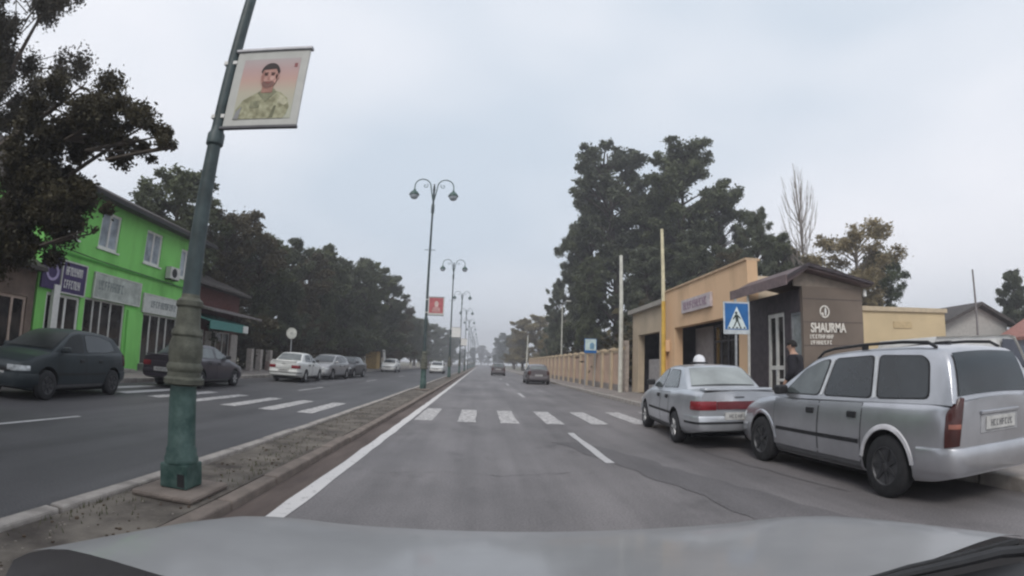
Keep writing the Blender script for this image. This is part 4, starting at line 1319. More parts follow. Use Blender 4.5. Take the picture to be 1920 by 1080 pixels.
SEDAN = dict(L=4.33, W=1.66, H=1.385, belt=0.93, gwb=0.76, gwr=0.56, xf=1.37, xr=-1.09, wr=0.285, arch=0.345, crown=0.03,
    top=[(2.165, .58), (2.08, .68), (1.6, .80), (1.05, .90), (0, .92), (-.9, .94), (-1.35, .965), (-2.0, .955), (-2.165, .93)],
    bot=[(2.165, .27), (1.9, .23), (1.6, .21), (-1.5, .22), (-1.9, .27), (-2.165, .32)],
    plan=[(2.165, .58), (2.08, .71), (1.9, .78), (1.4, .815), (0, .828), (-1.2, .825), (-1.8, .80), (-2.07, .76), (-2.165, .68)],
    roof=[(1.14, .88), (.42, 1.27), (.14, 1.36), (-.4, 1.385), (-.85, 1.365), (-1.0, 1.33), (-1.55, .945)],
    gtaper=[(1.2, .93), (.7, .985), (0, 1), (-.9, .985), (-1.3, .95), (-1.6, .92)])
HATCH = dict(L=3.95, W=1.68, H=1.47, belt=0.95, gwb=0.78, gwr=0.57, xf=1.26, xr=-1.23, wr=0.30, arch=0.36, crown=0.03,
    top=[(1.975, .62), (1.88, .74), (1.5, .88), (1.0, .97), (0, .97), (-1, 1.0), (-1.7, 1.02), (-1.975, .98)],
    bot=[(1.975, .26), (1.75, .22), (1.5, .20), (-1.5, .21), (-1.75, .25), (-1.975, .32)],
    plan=[(1.975, .55), (1.9, .69), (1.74, .77), (1.3, .82), (0, .84), (-1.2, .838), (-1.65, .80), (-1.9, .73), (-1.975, .64)],
    roof=[(1.12, .94), (.40, 1.34), (.10, 1.44), (-.4, 1.47), (-1.0, 1.445), (-1.42, 1.38), (-1.56, 1.32), (-1.86, .99)],
    gtaper=[(1.2, .93), (.7, .985), (0, 1), (-1.0, .98), (-1.5, .94), (-1.9, .88)])

def build_car(kind, paint, label, loc, heading, scale=(1, 1, 1), detail=2, name='parked_car', red_tail=False, group=None, glass=GLASS, rear_glass=None, front_glass=None, rim=CHROME, style=6):
    sp = {'estate': ESTATE, 'sedan': SEDAN, 'hatch': HATCH}[kind]
    c = Car(sp)
    t = thing(name, label, 'car', loc, R(heading)+PI/2, group)
    t.scale = scale
    c.body(paint, t)
    c.cabin(paint, t)
    rear_glass = rear_glass or glass
    front_glass = front_glass or glass
    L2 = sp['L']/2
    if kind == 'estate':
        c.sidewin([(.80, .985), (.38, 1.29), (.05, 1.39), (-.14, 1.41), (-.03, .985)], front_glass, t)
        c.sidewin([(-.13, .985), (-.24, 1.41), (-.93, 1.425), (-1.00, .985)], glass, t)
        c.sidewin([(-1.09, .985), (-1.02, 1.425), (-1.66, 1.40), (-1.76, 1.34), (-1.83, 1.0)], glass, t)
        c.topwin(.30, 1.02, front_glass, t, 'windscreen')
        strp = pm('pale_pillar_trim', (0.62, 0.64, 0.66), 0.4)
        c.strip([(-.055, .99), (-.168, 1.405), (-.215, 1.405), (-.102, .99)], strp, t, 'pillar_trim')
        c.strip([(-1.02, .99), (-.945, 1.42), (-.99, 1.42), (-1.07, .99)], strp, t, 'pillar_trim')
        c.topwin(-2.098, -1.945, rear_glass, t, 'rear_window', kw=.87, off=0.014)
    elif kind == 'sedan':
        c.sidewin([(.80, .95), (.36, 1.24), (.08, 1.305), (-.03, 1.31), (-.03, .95)], front_glass, t)
        c.sidewin([(-.12, .955), (-.12, 1.31), (-.78, 1.29), (-1.03, .98)], front_glass, t)
        c.topwin(.30, 1.02, front_glass, t, 'windscreen')
        c.topwin(-1.45, -1.0, rear_glass, t, 'rear_window', kw=.90)
    else:
        c.sidewin([(.80, .99), (.36, 1.31), (.05, 1.385), (-.08, 1.39), (-.04, .99)], front_glass, t)
        c.sidewin([(-.14, .99), (-.17, 1.39), (-.80, 1.375), (-1.30, 1.28), (-1.42, 1.06), (-1.0, 1.01)], glass, t)
        c.topwin(.28, 1.02, front_glass, t, 'windscreen')
        c.topwin(-1.80, -1.56, rear_glass, t, 'rear_window', kw=.86, off=0.014)
    W2 = sp['W']/2
    # doors with dark joints, handles
    seam = pm('door_gap', (0.03, 0.03, 0.032), 0.9)
    xs = {'estate': ((.98, -.06), (-.08, -.88)), 'sedan': ((.98, -.06), (-.08, -.70)), 'hatch': ((.92, -.06), (-.08, -.80))}[kind]
    for (x0, x1) in xs:
        zt = lambda x: c.top(x)-0.045
        c.panel('door_gap', x1-.006, x0+.006, .30, .9, 0.0025, seam, t, ztop=lambda x: c.top(x)-.040)
        ds = c.panel('door', x1+.004, x0-.004, .306, .9, 0.005, paint, t, ztop=zt)
        for d_, sg in zip(ds, (1, -1)):
            xh = x1+0.16
            y = c.side(xh, .80)
            MB().box(xh-.075, xh+.075, *sorted((sg*(y-.01), sg*(y+.028))), .765, .835).build('handle', BLACKP, d_, bevel=0.008)
    if detail > 1:
        c.panel('side_moulding', -.86, .90, .50, .545, 0.014, BLACKP, t)
    c.panel('sill', xs[1][1], .95, .215, .295, 0.004, pm('sill_dark', (0.10, 0.10, 0.105), 0.6), t)
    # bumpers
    bp = paint if kind != 'hatch' else paint
    c.wrap('front_bumper', (L2-.42, W2), (L2, 0), .30, .52, 0.025, bp, t, merge=True)
    c.wrap('rear_bumper', (-L2+.42, W2), (-L2, 0), .33, .56, 0.030, bp, t, merge=True)
    if kind == 'sedan':
        c.wrap('bumper_strip', (-L2+.40, W2), (-L2, 0), .43, .475, 0.038, BLACKP, t, merge=True)
    # lamps
    c.wrap('headlight', (L2-.22, W2*.9), (L2, .32), .58, .68, 0.012, CLEAR, t, zs=lambda f: (.565+.02*f, min(.70, .68)) )
    if kind == 'estate':
        c.wrap('tail_light', (-L2+.10, W2*.92), (-L2, .655), .56, 1.0, 0.020, DRED, t, zs=lambda f: (.565+.02*f, .80+.21*math.sin(PI*min(1, .10+f*.50))))
        c.wrap('turn_lens', (-L2+.06, W2*.90), (-L2, .66), .73, .78, 0.025, pm('pinkish_lens', (0.30, 0.12, 0.09), 0.25), t)
    elif kind == 'sedan':
        c.wrap('tail_light', (-L2+.20, W2*.95), (-L2, .40), .655, .80, 0.016, RED, t)
        MB().box(-L2-.022, -L2+.02, -.395, .395, .665, .795).build('tail_panel', pm('dark_red_panel', (0.13, 0.025, 0.03), 0.35, var=0.2) if red_tail else paint, t, bevel=0.006)
        MB().box(-L2-.012, -L2+.3, -.60, .60, .962, 1.005).build('spoiler', paint, t, bevel=0.015)
        MB().box(-L2-.026, -L2+.01, -.08, .08, .852, .868).build('maker_mark', BLACKP, t)
    else:
        c.wrap('tail_light', (-L2+.22, W2*.95), (-L2+.01, .55), .70, .98, 0.014, DRED, t)
    pz = {'estate': .70, 'sedan': .50, 'hatch': .60}[kind]
    if kind == 'estate':
        MB().box(-L2-.012, -L2+.02, -.33, .33, .67, .86).build('plate_recess', pm('recess_grey', (0.33, 0.33, 0.34), 0.5), t, bevel=0.008)
        MB().box(-L2-.03, -L2, -.34, .34, .845, .875).build('plate_trim', paint, t, bevel=0.006)
    plate_part(t, -L2-.015-(.02 if kind == 'sedan' else 0), pz, -1)
    plate_part(t, L2+.012, .42, 1, seed=5)
    MB().box(L2-.01, L2+.012, -.42, .42, .545, .62).build('grille', BLACKP, t, bevel=0.006)
    # mirrors
    for sg in (1, -1):
        y = c.gy(.72, .99)
        MB().box(.66, .80, *sorted((sg*(y+.02), sg*(y+.19))), .97, 1.09).build('mirror', BLACKP if kind != 'hatch' else paint, t, bevel=0.03)
    if kind == 'estate':
        for sg in (1, -1):
            pts = [(x, sg*(.575 if abs(x+.65) < 1 else .565), z) for x, z in ((.26, 1.42), (.12, 1.50), (-.1, 1.53), (-.7, 1.552), (-1.3, 1.548), (-1.66, 1.525), (-1.78, 1.47))]
            rl = MB().tube(pts, 0.017, 8).build('roof_rail', BLACKP, t, smooth=True)
            for xx in (-.68,):
                MB().box(xx-.05, xx+.05, sg*.575-.014, sg*.575+.014, 1.47, 1.54).build('rail_foot', BLACKP, rl, bevel=0.006)
        MB().box(-1.50, -1.30, -.05, .03, 1.515, 1.55).build('roof_aerial_base', BLACKP, t, bevel=0.01)
        for xr in (sp['xr'], sp['xf']):
            for sg in (1, -1):
                rows = []
                for k in range(17):
                    a = R(8+164*k/16)
                    rows.append([(xr+q*math.cos(a), sg*(c.side(xr+q*math.cos(a), .32+q*math.sin(a))+o_), .32+q*math.sin(a)) for q, o_ in ((.362, .002), (.368, .016), (.405, .014), (.418, .002))])
                MB().grid(rows).build('arch_trim', pm('pale_arch_trim', (0.55, 0.54, 0.56), 0.5) if xr < 0 else paint, t, smooth=True)
    MB().box(-L2+.80, L2-.75, -W2+.26, W2-.26, .13, .30).build('underbody_shade_box', ARCH, t)  # dark box added beneath the floor to deepen the shade under the car
    add_wheels(t, sp['xf'], sp['xr'], W2-.105, sp['wr'], rim=rim, style=style)
    return t

build_car('estate', SILVER, 'silver estate car with roof rails and tinted windows at right', (4.86, 5.40, 0.0), 0.8, (.95, .95, 1.03), name='estate_car', glass=GLASS, front_glass=GLASSL, rim=pm('dark_wheel', (0.035, 0.035, 0.038), 0.6, metal=0.2), style=7)
taxi = build_car('sedan', SILVER2, 'silver sedan with white roof light waiting by the zebra crossing', (4.42, 9.75, 0.0), -6, (1, 1, 1.02), name='sedan_car', red_tail=True, glass=GLASSL, front_glass=GLASSL, rear_glass=GLASSR, rim=pm('bright_wheel', (0.55, 0.55, 0.55), 0.4, metal=0.4))
t = thing('roof_light', 'white dome light standing on the silver sedan roof', 'taxi light', (4.38, 9.62, 1.448), R(-6))
MB().box(-.17, .17, -.08, .08, 0, .03).build('base', BLACKP, t, bevel=0.008)
MB().lathe([(0.125, .03), (0.12, .09), (0.085, .15), (0.02, .18)], 18).build('dome', pm('dome_white', (0.70, 0.70, 0.72), 0.4), t, smooth=True)
build_car('hatch', DARKG, 'dark grey hatchback facing the camera before the green house', (-9.72, 9.55, 0), 186.5, (.98, 1.0, 1.0), name='hatchback_car', group='cars parked on the left', glass=GLASS, front_glass=pm('dusty_dark_glass', (0.02, 0.022, 0.024), 0.3, var=0.3, spec=0.25), rim=pm('dark_wheel', (0.035, 0.035, 0.038)), style=7)
build_car('sedan', DARKB, 'dark plum sedan half hidden behind the nearest lamp post', (-10.0, 16.5, 0), 1, (1.03, 1.03, 1.03), group='cars parked on the left', glass=GLASSL, detail=1)
build_car('sedan', WHITEC, 'white sedan parked beneath the round white sign', (-9.45, 25.4, 0), 2, (1, 1, 1.03), group='cars parked on the left', rear_glass=GLASSL, detail=1)
build_car('hatch', car_paint('pale_grey_paint', (0.30, 0.30, 0.31)), 'grey hatchback parked just beyond the white sedan', (-9.35, 30.4, 0), 176, (1, 1, 1.0), group='cars parked on the left', detail=1)
build_car('sedan', car_paint('black_paint', (0.03, 0.03, 0.035)), 'black sedan with pale bonnet edge, third beyond the lamp post', (-9.3, 35.2, 0), 178, (1, 1, 1.03), group='cars parked on the left', detail=1)
build_car('hatch', WHITEC, 'small white car parked far away under the left trees', (-10.0, 56, 0), 180, group='cars parked on the left', detail=1)
build_car('sedan', WHITEC, 'white sedan driving towards us beyond the second lamp', (-5.2, 61, 0), 180, name='moving_car', detail=1)
build_car('hatch', GREYC, 'dark hatchback seen from behind, parked beside the panel fence', (4.15, 38.0, 0), 0, (1, 1.02, .98), detail=1, rear_glass=GLASSL)
build_car('estate', GREYC, 'tiny grey car far ahead on the right lane', (2.1, 62.5, 0), 0, name='moving_car', detail=1, rear_glass=GLASSL)

# white van parked side-on behind the estate car
def van():
    t = thing('white_van', 'white van parked side-on behind the silver estate car', 'van', (12.1, 9.5, 0.1), R(4))
    # local x = forward (to the right of the picture), y = left
    prof = [(-2.3, .42), (-2.38, .7), (-2.36, 1.55), (-2.22, 1.80), (1.0, 1.86), (1.35, 1.82), (2.05, 1.08), (2.35, .98), (2.42, .7), (2.38, .38)]
    rows = []
    for y, k in ((-.80, .0), (-.86, .06), (-.88, .10), (.88, .10), (.86, .06), (.80, .0)):
        q = 0.90 if k == 0 else (0.975 if k == .06 else 1.0)
        cx, cz = 0.0, 1.1
        rows.append([(cx+(x-cx)*(.985 if q < 1 else 1), y, cz+(z-cz)*(.96 if q == .9 else .99 if q < 1 else 1)) for x, z in prof])
    mb = MB().grid(rows, close=True)
    n = len(prof)
    mb.f.append(tuple(range(n))); mb.m.append(0)
    mb.f.append(tuple(5*n+k for k in range(n-1, -1, -1))); mb.m.append(0)
    mb.build('body', WHITEC, t, smooth=True)
    for sg in (-1, 1):
        y0, y1 = sorted((sg*.884, sg*.89))
        for pts in ([(.55, 1.0), (.66, 1.76), (1.25, 1.74), (1.92, 1.02)],):
            MB().prism(pts, 'y', y0, y1).build('window', pm('navy_glass', (0.018, 0.022, 0.04), 0.08, spec=0.6), t)
        MB().box(-.55, .65, *sorted((sg*.883, sg*.8885)), .52, .55).build('door_gap', BLACKP, t)
    MB().box(2.36, 2.44, -.7, .7, .42, .62).build('bumper', BLACKP, t, bevel=0.02)
    for sg in (-1, 1):
        MB().box(2.28, 2.41, *sorted((sg*.5, sg*.8)), .72, .9).build('headlight', CLEAR, t, bevel=0.02)
        MB().box(-2.41, -2.34, *sorted((sg*.72, sg*.85)), .75, 1.2).build('tail_light', RED, t, bevel=0.01)
    add_wheels(t, 1.5, -1.45, .79, .31, rim=pm('grey_wheel', (0.09, 0.09, 0.095), 0.5, metal=0.4), style=5)
    t.scale = (1, 1, 1.03)
    return t
van()

# ------------------------------------------------------------------ the camera car: bonnet, cowl, wipers
def own_car():
    t = thing('camera_car', 'blue-silver bonnet of the car we look out of, with black wipers', 'car', (0.2, 0.5, 0.0))
    def surf(u, v):
        # u -1..1 across, v 0 (windscreen) .. 1 (nose)
        yf_ = 1.20 - 0.10*u*u*u*u
        y = 0.24 - 0.02*(1-u*u) + v*(yf_-0.24)
        x = u*(1.02 - 0.10*v)
        z = 0.975 - 0.095*v - 0.075*v**3 - 0.05*v**9 + 0.010*math.exp(-((abs(u)-.82)/.14)**2) - 0.020*max(0, abs(u)-.92)/.08 + 0.004*math.cos(u*2.2)
        return (x, y, z)
    rows = [[surf(-1+2*j/40, i/26) for j in range(41)] for i in range(27)]
    MB().grid(rows).build('bonnet', BONNET, t, smooth=True)
    # rolled nose edge and grille below the bonnet
    rows = []
    for (dy, dz) in ((0.0, 0.0), (.02, -.03), (.04, -.10), (.05, -.2), (.07, -.33), (.06, -.5)):
        rows.append([(p[0]*(1+dy*.5), p[1]+dy, p[2]+dz) for p in [surf(-1+2*j/40, 1) for j in range(41)]])
    MB().grid(rows).build('front_bumper', BONNET, t, smooth=True)
    for s in (-1, 1):
        rows = []
        for i in range(15):
            v = i/14
            p = surf(s, v)
            rows.append([(p[0]+s*.006, p[1], p[2]-.006), (p[0]+s*.05, p[1], p[2]-.03), (p[0]+s*.10, p[1], p[2]-.10), (p[0]+s*.12, p[1], p[2]-.25), (p[0]+s*.11, p[1], p[2]-.45)])
        MB().grid(rows).build('wing', BONNET, t, smooth=True)
    rows = [[(x, y, 0.962+0.010*k-(0.035*(x/.85)**2)) for x in np.linspace(-.95, .95, 15)] for k, y in enumerate((.215, .15, .05, -.02))]
    cw = MB().grid(rows).build('cowl', BLACKP, t, smooth=True)
    def wiper(pts, bl):
        a = MB().tube(pts, [.013, .011, .008, .007], 8).build('wiper', BLACKP, t)
        MB().tube(bl, 0.009, 6).build('wiper_blade', RUBBER, a)
    wiper([(.88, .10, .992), (.74, .13, 1.004), (.52, .165, .996), (.34, .18, .982)], [(.86, .17, .992), (.56, .19, .990), (.28, .19, .977)])
    wiper([(-.12, .08, .972), (-.3, .12, .977), (-.5, .15, .967), (-.66, .16, .950)], [(-.25, .175, .972), (-.52, .185, .962), (-.78, .18, .932)])
    return t
own_car()

# ------------------------------------------------------------------ trees
def leaf_mesh(name, cl, n, size, seed, aspect=0.55, shell=0.5):
    """cl: rows (x,y,z,rxy,rz); n small leaf faces spread through the clumps"""
    g = np.random.default_rng(seed)
    cl = np.array(cl, float)
    wgt = cl[:, 3]**2
    idx = g.choice(len(cl), n, p=wgt/wgt.sum())
    d = g.normal(size=(n, 3)); d /= np.linalg.norm(d, axis=1)[:, None]
    r = np.clip(np.abs(g.normal(.70, .36, n)), shell*.5, 1.75)
    c = cl[idx, :3]+d*r[:, None]*np.stack([cl[idx, 3], cl[idx, 3], cl[idx, 4]], 1)
    a = g.normal(size=(n, 3)); a /= np.linalg.norm(a, axis=1)[:, None]
    b = np.cross(a, g.normal(size=(n, 3))); b /= np.linalg.norm(b, axis=1)[:, None]
    s = size*g.uniform(.55, 1.35, n)[:, None]
    V = np.stack([c-a*s, c+b*s*aspect, c+a*s, c-b*s*aspect], 1).reshape(-1, 3)
    me = bpy.data.meshes.new(name)
    me.vertices.add(4*n); me.vertices.foreach_set('co', V.astype(np.float32).ravel())
    me.loops.add(4*n); me.loops.foreach_set('vertex_index', np.arange(4*n, dtype=np.int32))
    me.polygons.add(n); me.polygons.foreach_set('loop_start', np.arange(0, 4*n, 4, dtype=np.int32))
    try:
        me.polygons.foreach_set('loop_total', np.full(n, 4, dtype=np.int32))
    except Exception:
        pass
    me.update(calc_edges=True)
    return me

def pine_meshes(seed, h=10.0, rad=2.6, base=.22, nleaf=14000, size=.17, nc=34, conic=0.35, lean=0.3, rtrunk=.17, fork=False, cmin=.13, cmax=.24):
    """tufted pine: foliage tufts carried on limbs round one or two stems, with gaps between the tufts"""
    g = random.Random(seed)
    tr = MB()
    stems = []
    for q in range(2 if fork else 1):
        lx, ly = g.uniform(-lean, lean), g.uniform(-lean, lean)
        if fork:
            lx, ly = (-1, 1)[q]*rad*.34, (-.3, .3)[q]*rad*.3
        hh = h*(.93 if q == 0 else .98)
        f_ = [(lx*(max(0, k/8-.25 if fork else k/8))**1.3+g.uniform(-.03, .03)*h/10, ly*(k/8)**2, hh*k/8) for k in range(9)]
        tr.tube(f_, [rtrunk*(1.15-k/8)*(.8 if q else 1)+.02 for k in range(9)], 9)
        stems.append((lx, ly, hh))
    cl = []
    for k in range(nc):
        lx, ly, hh = stems[k % len(stems)]
        f = base+(1-base)*((k+.5)/nc)
        u = (f-base)/(1-base)
        env = rad*(1-conic*u)*math.sin(PI*min(1, .20+.80*(1-abs(2*u-.7)/1.5)))**.6*(.72 if fork else 1)*(1+.22*math.sin(k*1.7+seed))
        if u > .86:
            env *= .6
        a = k*2.4+g.uniform(-.6, .6)
        d = env*(g.uniform(.55, 1.0) if g.random() < .72 else g.uniform(.15, .55))
        cr = rad*g.uniform(cmin, cmax)
        x, y = lx*f**1.3+d*math.cos(a), ly*f*f+d*math.sin(a)
        z = min(hh*f+g.uniform(-.04, .04)*h, hh-cr*.5)
        cl.append((x, y, z, cr, cr*g.uniform(.6, 1.0)))
        for q in range(2):
            cr2 = cr*g.uniform(.4, .65)
            b_ = a+g.uniform(-.9, .9)
            cl.append((x+cr*math.cos(b_), y+cr*math.sin(b_), z+cr*g.uniform(-.3, .8), cr2, cr2*g.uniform(.6, 1.1)))
        z0 = max(h*.12, z-d*.55-.3)
        f0 = z0/h
        px_, py_ = lx*f0**1.3, ly*f0*f0
        tr.tube([(px_, py_, z0), ((x+px_)/2, (y+py_)/2, (z+z0)/2+.1), (x, y, z)], [.05*h/10, .032*h/10, .012*h/10], 5)
    return tr.mesh('trunk', smooth=True), leaf_mesh('crown', cl, nleaf, size, seed, .5, .3)

PINE = leaf_mat('pine_foliage', (0.034, 0.042, 0.023), (0.175, 0.195, 0.105), .25)
PINEB = leaf_mat('grey_pine_foliage', (0.038, 0.046, 0.030), (0.180, 0.198, 0.128), .25)
OLIVE = leaf_mat('olive_autumn_foliage', (0.11, 0.095, 0.050), (0.36, 0.30, 0.16), .28)
DARKL = leaf_mat('dark_broad_foliage', (0.022, 0.019, 0.011), (0.095, 0.080, 0.040), .2)
BROWNP = leaf_mat('brownish_pine_foliage', (0.034, 0.030, 0.018), (0.165, 0.140, 0.080), .22)
AUTUMN = leaf_mat('rusty_foliage', (0.15, 0.125, 0.068), (0.44, 0.36, 0.21), .32)
GREENL = leaf_mat('dull_green_foliage', (0.035, 0.05, 0.025), (0.11, 0.135, 0.065), .2)

PM = [pine_meshes(s, nleaf=38000, size=.095, nc=n_, conic=c_, rad=r_, base=.17, cmin=.09, cmax=.19) for s, n_, c_, r_ in ((11, 84, .35, 2.9), (12, 76, .6, 2.6), (13, 92, .2, 3.1), (14, 80, .45, 2.7))]
def tree(name, label, cat, meshes, x, y, h, rz, leaf, sx=1.0, bark=BARK, group=None, h0=10.0, wash=False):
    t = thing(name, label, cat, (x, y, 0.08), rz, group)
    k = h/h0
    t.scale = (k*sx, k*sx, k)
    for nm, me, mt in (('trunk', meshes[0], bark), ('crown', meshes[1], leaf)):
        o = bpy.data.objects.new(nm, me); col.objects.link(o); o.parent = t
        if not me.materials:
            me.materials.append(mt)
        if nm == 'crown' or me.materials[0] != mt:
            o.material_slots[0].link = 'OBJECT'
            o.material_slots[0].material = mt
    if wash:
        MB().lathe([(.24, 0), (.215, .4), (.20, 1.1)], 10).build('lime_wash', LIME_WASH, t, smooth=True)
    return t

LT = [(-19.0, 27.0, 12.2, 1.25, 'broad dark pine rising behind the green house roof'),
      (-17.6, 31.5, 11.2, 1.15, 'dark pine just right of the nearest lamp post, behind the teal awning'),
      (-16.6, 35.0, 10.4, 1.05, 'rounded dark pine left of the round white sign'),
      (-15.5, 38.5, 11.2, .85, 'pointed dark pine standing over the round white sign'),
      (-15.6, 43.0, 10.9, .95, 'dark pine above the white sedan, right of the pointed one'),
      (-15.3, 47.5, 12.8, .95, 'tall twin-tufted pine in the middle of the left row'),
      (-14.6, 53.0, 12.4, 1.0, 'dark grey pine, sixth along the left row'),
      (-14.0, 59.5, 14.0, .95, 'tall grey pine, seventh along the left row'),
      (-13.4, 69.0, 13.8, 1.1, 'wide grey pine with ragged right edge before the second lamp'),
      (-13.6, 80.0, 11.6, 1.0, 'hazy pine left of the second lamp post foot'),
      (-12.8, 92.0, 10.0, 1.0, 'small hazy pine behind the second lamp post'),
      (-12.9, 104, 10.6, 1.15, 'hazy rounded tree right of the second lamp post')]
for i, (x, y, h, sx, lab) in enumerate(LT):
    tree('pine_tree', lab, 'tree', PM[[0, 2, 0, 1, 3, 1, 2, 3, 0, 2, 1, 0][i]], x, y, h, i*1.3, (PINE, BROWNP, PINE, PINEB, BROWNP, PINE, PINEB, PINE, PINEB, BROWNP, PINEB, PINEB)[i], sx, group='trees along the left pavement', wash=i > 4)
# second row further back, closing the gaps
for i, (x, y, h) in enumerate(((-23.5, 33, 11), (-22.5, 40, 11.5), (-21.5, 48, 12), (-20.5, 57, 12.5), (-20, 67, 12.5), (-19, 79, 12.5), (-18.5, 93, 11.5), (-18, 110, 12), (-17, 128, 13), (-15.5, 148, 13), (-14.5, 172, 14))):
    tree('pine_tree', '%s pine of the back row half hidden behind the left pavement trees' % ('nearest', 'second', 'third', 'fourth', 'fifth', 'sixth', 'seventh', 'eighth', 'ninth', 'tenth', 'farthest')[i], 'tree', PM[(i*3+1) % 4], x, y, h, i*2.1, PINEB, 1.25, group='back row of pines on the left')
# low shrubs under the left trees
sh_cl = []
g_ = random.Random(5)
for k in range(16):
    sh_cl.append((g_.uniform(-1, 1), g_.uniform(-1.6, 1.6), g_.uniform(.5, 1.5), g_.uniform(.45, .8), g_.uniform(.4, .7)))
SHM = leaf_mesh('foliage', sh_cl, 5000, .10, 55)
for i, y in enumerate((34, 38.5, 42.5, 47, 51.5, 56, 68, 74, 81)):
    t = thing('shrub', '%s dark shrub under the left row of pines, counted from the camera' % ('first', 'second', 'third', 'fourth', 'fifth', 'sixth', 'seventh', 'eighth', 'ninth')[i], 'shrub', (-16.2+.1*(i % 3), y, 0.08), i*1.7, group='shrubs under the left pines')
    o = mobj('foliage', SHM, DARKL, t)
    t.scale = (1.1, 1.25, 1.15+.1*(i % 3))

# big dark tree overhanging from the left pavement
def big_tree():
    g = random.Random(31)
    t = thing('overhanging_tree', 'big dark broadleaf tree overhanging the street at upper left', 'tree', (-13.1, 6.9, 0.1))
    tr = MB()
    tr.tube([(0, 0, 0), (.1, .05, 1.2), (.3, .3, 2.3), (.5, .6, 3.4), (.6, 1.0, 4.6)], [.30, .25, .22, .19, .14], 12)
    limbs = [[(.3, .3, 2.4), (1.1, 1.4, 3.3), (2.2, 2.3, 4.3), (3.8, 2.5, 5.4), (5.2, 2.3, 6.0)], [(.5, .6, 3.6), (1.3, 1.4, 5.2), (2.1, 2.2, 6.6), (2.6, 2.6, 7.5)],
             [(.4, .4, 3.0), (.2, 1.9, 3.8), (.4, 3.4, 4.2), (.9, 4.6, 4.3)], [(.5, .6, 3.6), (-.6, 1.6, 5.2), (-1.0, 2.6, 6.2)], [(.3, .3, 2.6), (1.9, 1.2, 3.3), (3.3, 2.3, 3.9)]]
    for L_ in limbs:
        tr.tube(L_, [.13-.11*k/(len(L_)-1) for k in range(len(L_))], 7)
    cl = []
    # clumps: (centre x,y,z, radius) in local metres, a drooping mass plus a ragged upper dome
    for (x, y, z, r, n) in ((3.2, 2.2, 6.25, 1.45, 24), (4.4, 2.2, 6.05, 1.05, 15), (2.2, 2.2, 5.6, 1.3, 18), (5.4, 2.2, 5.75, .70, 7), (6.3, 2.2, 5.5, .45, 5), (2.6, 2.2, 4.5, 1.35, 26),
                            (1.2, 2.2, 4.3, 1.5, 28), (3.6, 2.2, 4.3, .95, 14), (.1, 2.2, 4.1, 1.4, 18), (2.3, 2.2, 3.5, 1.0, 14), (4.3, 2.2, 3.6, .28, 3), (1.0, 2.0, 3.2, 1.1, 16), (-.2, 2.0, 3.2, 1.1, 12)):
        for k in range(n):
            d = Vector((g.gauss(0, 1), g.gauss(0, 1), g.gauss(0, .8)))
            d = d.normalized()*r*g.uniform(.35, 1.0)
            cr = g.uniform(.16, .38)*min(1, r)
            cl.append((x+d.x, y+d.y, z+d.z, cr, cr*.8))
            if k % 2 == 0:
                tr.tube([(x*.75+.1, y*.8, z-.5), (x+d.x*.5, y+d.y*.5, z+d.z*.5-.1), (x+d.x, y+d.y, z+d.z)], [.035, .02, .006], 5)
    tr.build('trunk', BARK, t, smooth=True)
    mobj('crown', leaf_mesh('crown', cl, 88000, .06, 77, .5, .2), DARKL, t)
    return t
big_tree()
def corner_tree():
    g = random.Random(8)
    t = thing('corner_tree', 'thin-leaved tree crown at the top left corner of the view', 'tree', (-14.7, 9.6, 0.1))
    tr = MB()
    tr.tube([(0, 0, 0), (.1, 0, 3), (.3, .1, 6), (.6, .2, 9), (.9, .3, 11)], [.17, .14, .10, .07, .03], 10)
    cl = []
    for k in range(46):
        a, f = g.uniform(0, 6.28), g.random()
        d = g.uniform(.3, 2.3)
        z = 6.6+f*5.2
        p = (.5+d*math.cos(a), .2+d*math.sin(a), z)
        cl.append((*p, g.uniform(.22, .42), g.uniform(.3, .6)))
        tr.tube([(.35, .12, z-.8), (p[0], p[1], p[2]+.3), (p[0]*1.1, p[1]*1.1, p[2]-.2)], [.022, .010, .004], 5)
    tr.build('trunk', BARK, t, smooth=True)
    mobj('crown', leaf_mesh('crown', cl, 34000, .065, 78, .42, .1), leaf_mat('thin_brown_foliage', (0.03, 0.027, 0.018), (0.10, 0.085, 0.055), .2), t)
corner_tree()

def added_shade_tree(x, y, seed, label):  # unseen trees, added and shaped to throw shade on the near left road
    g = random.Random(seed)
    t = thing('added_shade_tree', label, 'tree', (x, y, 0.1), group='unseen trees added to shade the left road')
    tr = MB()
    tr.tube([(0, 0, 0), (.1, 0, 2), (.2, .1, 4), (.5, .2, 6.5)], [.28, .22, .17, .08], 10)
    cl = []
    for k in range(100):
        a, d, z = g.uniform(0, 6.28), 5.8*math.sqrt(g.random()), g.uniform(4.4, 8.8)
        d *= math.sin(PI*min(1, max(.15, (9.6-z)/5.6)))**.5
        p = (2.9+d*math.cos(a), d*math.sin(a), z)
        cl.append((*p, g.uniform(.6, 1.0), g.uniform(.45, .8)))
        tr.tube([(.2, .1, min(z-.8, 5.5)), (p[0]*.5, p[1]*.5, z-.6), p], [.06, .04, .012], 5)
    tr.build('trunk', BARK, t, smooth=True)
    mobj('crown', leaf_mesh('crown', cl, 30000, .17, seed, .5, .2), DARKL, t)
added_shade_tree(-12.7, -2.6, 61, 'unseen broadleaf tree added beside the camera car to shade the left road')
added_shade_tree(-12.6, -11.0, 62, 'unseen broadleaf tree added behind the camera car to shade the left road')

